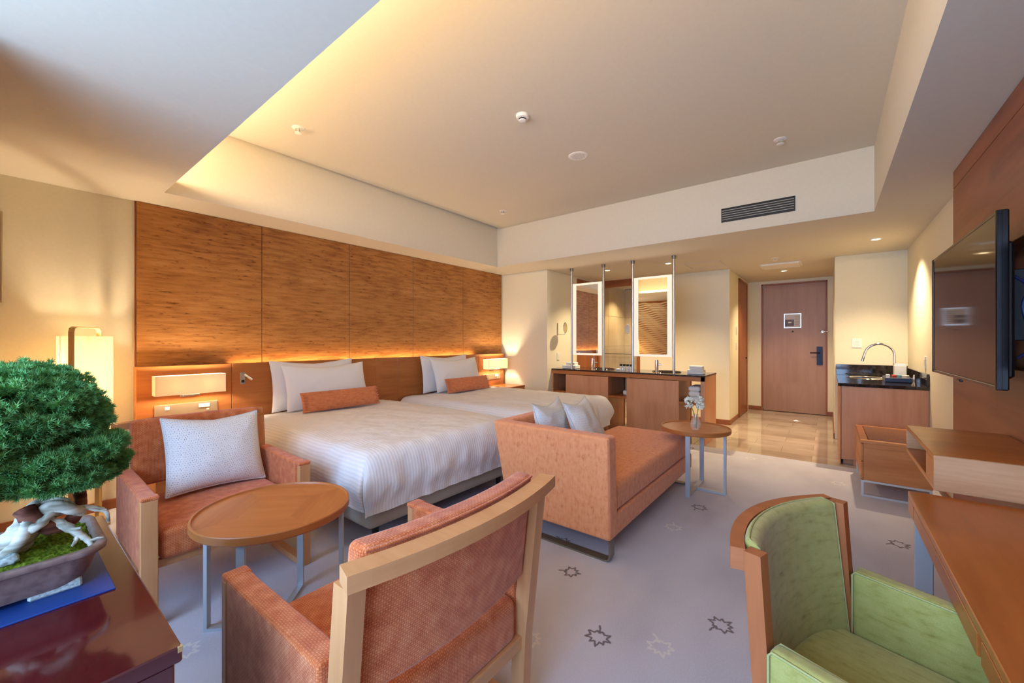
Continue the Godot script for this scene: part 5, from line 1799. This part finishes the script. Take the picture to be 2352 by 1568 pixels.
	var spray := sp.mesh()
	# centre, half sizes of each pad
	var pads := [
		[V(-0.01, 0.445, -0.085), V(0.14, 0.052, 0.11)], [V(0.05, 0.41, -0.14), V(0.085, 0.04, 0.075)], [V(0.02, 0.405, -0.02), V(0.14, 0.05, 0.10)],
		[V(0.03, 0.36, -0.175), V(0.075, 0.036, 0.06)], [V(0.09, 0.365, -0.09), V(0.07, 0.036, 0.085)], [V(-0.08, 0.38, -0.13), V(0.09, 0.045, 0.10)],
		[V(0.10, 0.32, -0.02), V(0.075, 0.036, 0.075)], [V(0.05, 0.30, -0.20), V(0.07, 0.034, 0.055)], [V(0.085, 0.285, -0.115), V(0.07, 0.03, 0.08)],
		[V(0.03, 0.255, -0.235), V(0.03, 0.024, 0.03)], [V(0.07, 0.243, -0.145), V(0.065, 0.026, 0.085)], [V(0.08, 0.245, -0.02), V(0.06, 0.026, 0.06)],
		[V(-0.10, 0.29, -0.12), V(0.08, 0.045, 0.11)], [V(0.0, 0.36, 0.09), V(0.14, 0.09, 0.09)], [V(-0.02, 0.25, 0.09), V(0.12, 0.05, 0.08)],
		[V(0.035, 0.228, -0.19), V(0.045, 0.02, 0.045)],
	]
	for i in pads.size():
		var c: Vector3 = pads[i][0]
		var h: Vector3 = pads[i][1]
		var n := int(90000.0 * pow(h.x * h.y * h.z, 0.667) * 14.0)
		n = clampi(int(n * 0.8), 600, 2900)
		var mm := MultiMesh.new()
		mm.transform_format = MultiMesh.TRANSFORM_3D
		mm.use_colors = true
		mm.mesh = spray
		mm.instance_count = n
		for k in n:
			var d := Vector3(rng.randfn(), rng.randfn(), rng.randfn()).normalized()
			var lump := 1.0 + 0.24 * fn.get_noise_3d((c.x + d.x * h.x) * 2.2, (c.y + d.y * h.y) * 2.2, (c.z + d.z * h.z) * 2.2) * 2.0
			var r := pow(rng.randf(), 0.28) * lump
			if d.y < -0.2: r *= 0.85
			var p := c + d * h * r
			var up := (d / h * h.y).normalized().lerp(Vector3.UP, 0.45).normalized()
			var ax := up.cross(Vector3(rng.randfn(), rng.randfn(), rng.randfn())).normalized()
			var b := Basis(ax, up, ax.cross(up)).scaled_local(Vector3.ONE * rng.randf_range(0.9, 1.9))
			mm.set_instance_transform(k, Transform3D(b, p))
			var g := rng.randf()
			mm.set_instance_color(k, Color(0.10, 0.30, 0.10).lerp(Color(0.22, 0.48, 0.15), g))
		var mi := MultiMeshInstance3D.new()
		mi.name = "foliage_pad"
		mi.multimesh = mm
		mi.material_override = M.leaf
		mi.set_meta("kind", "stuff")
		t.add_child(mi, true)
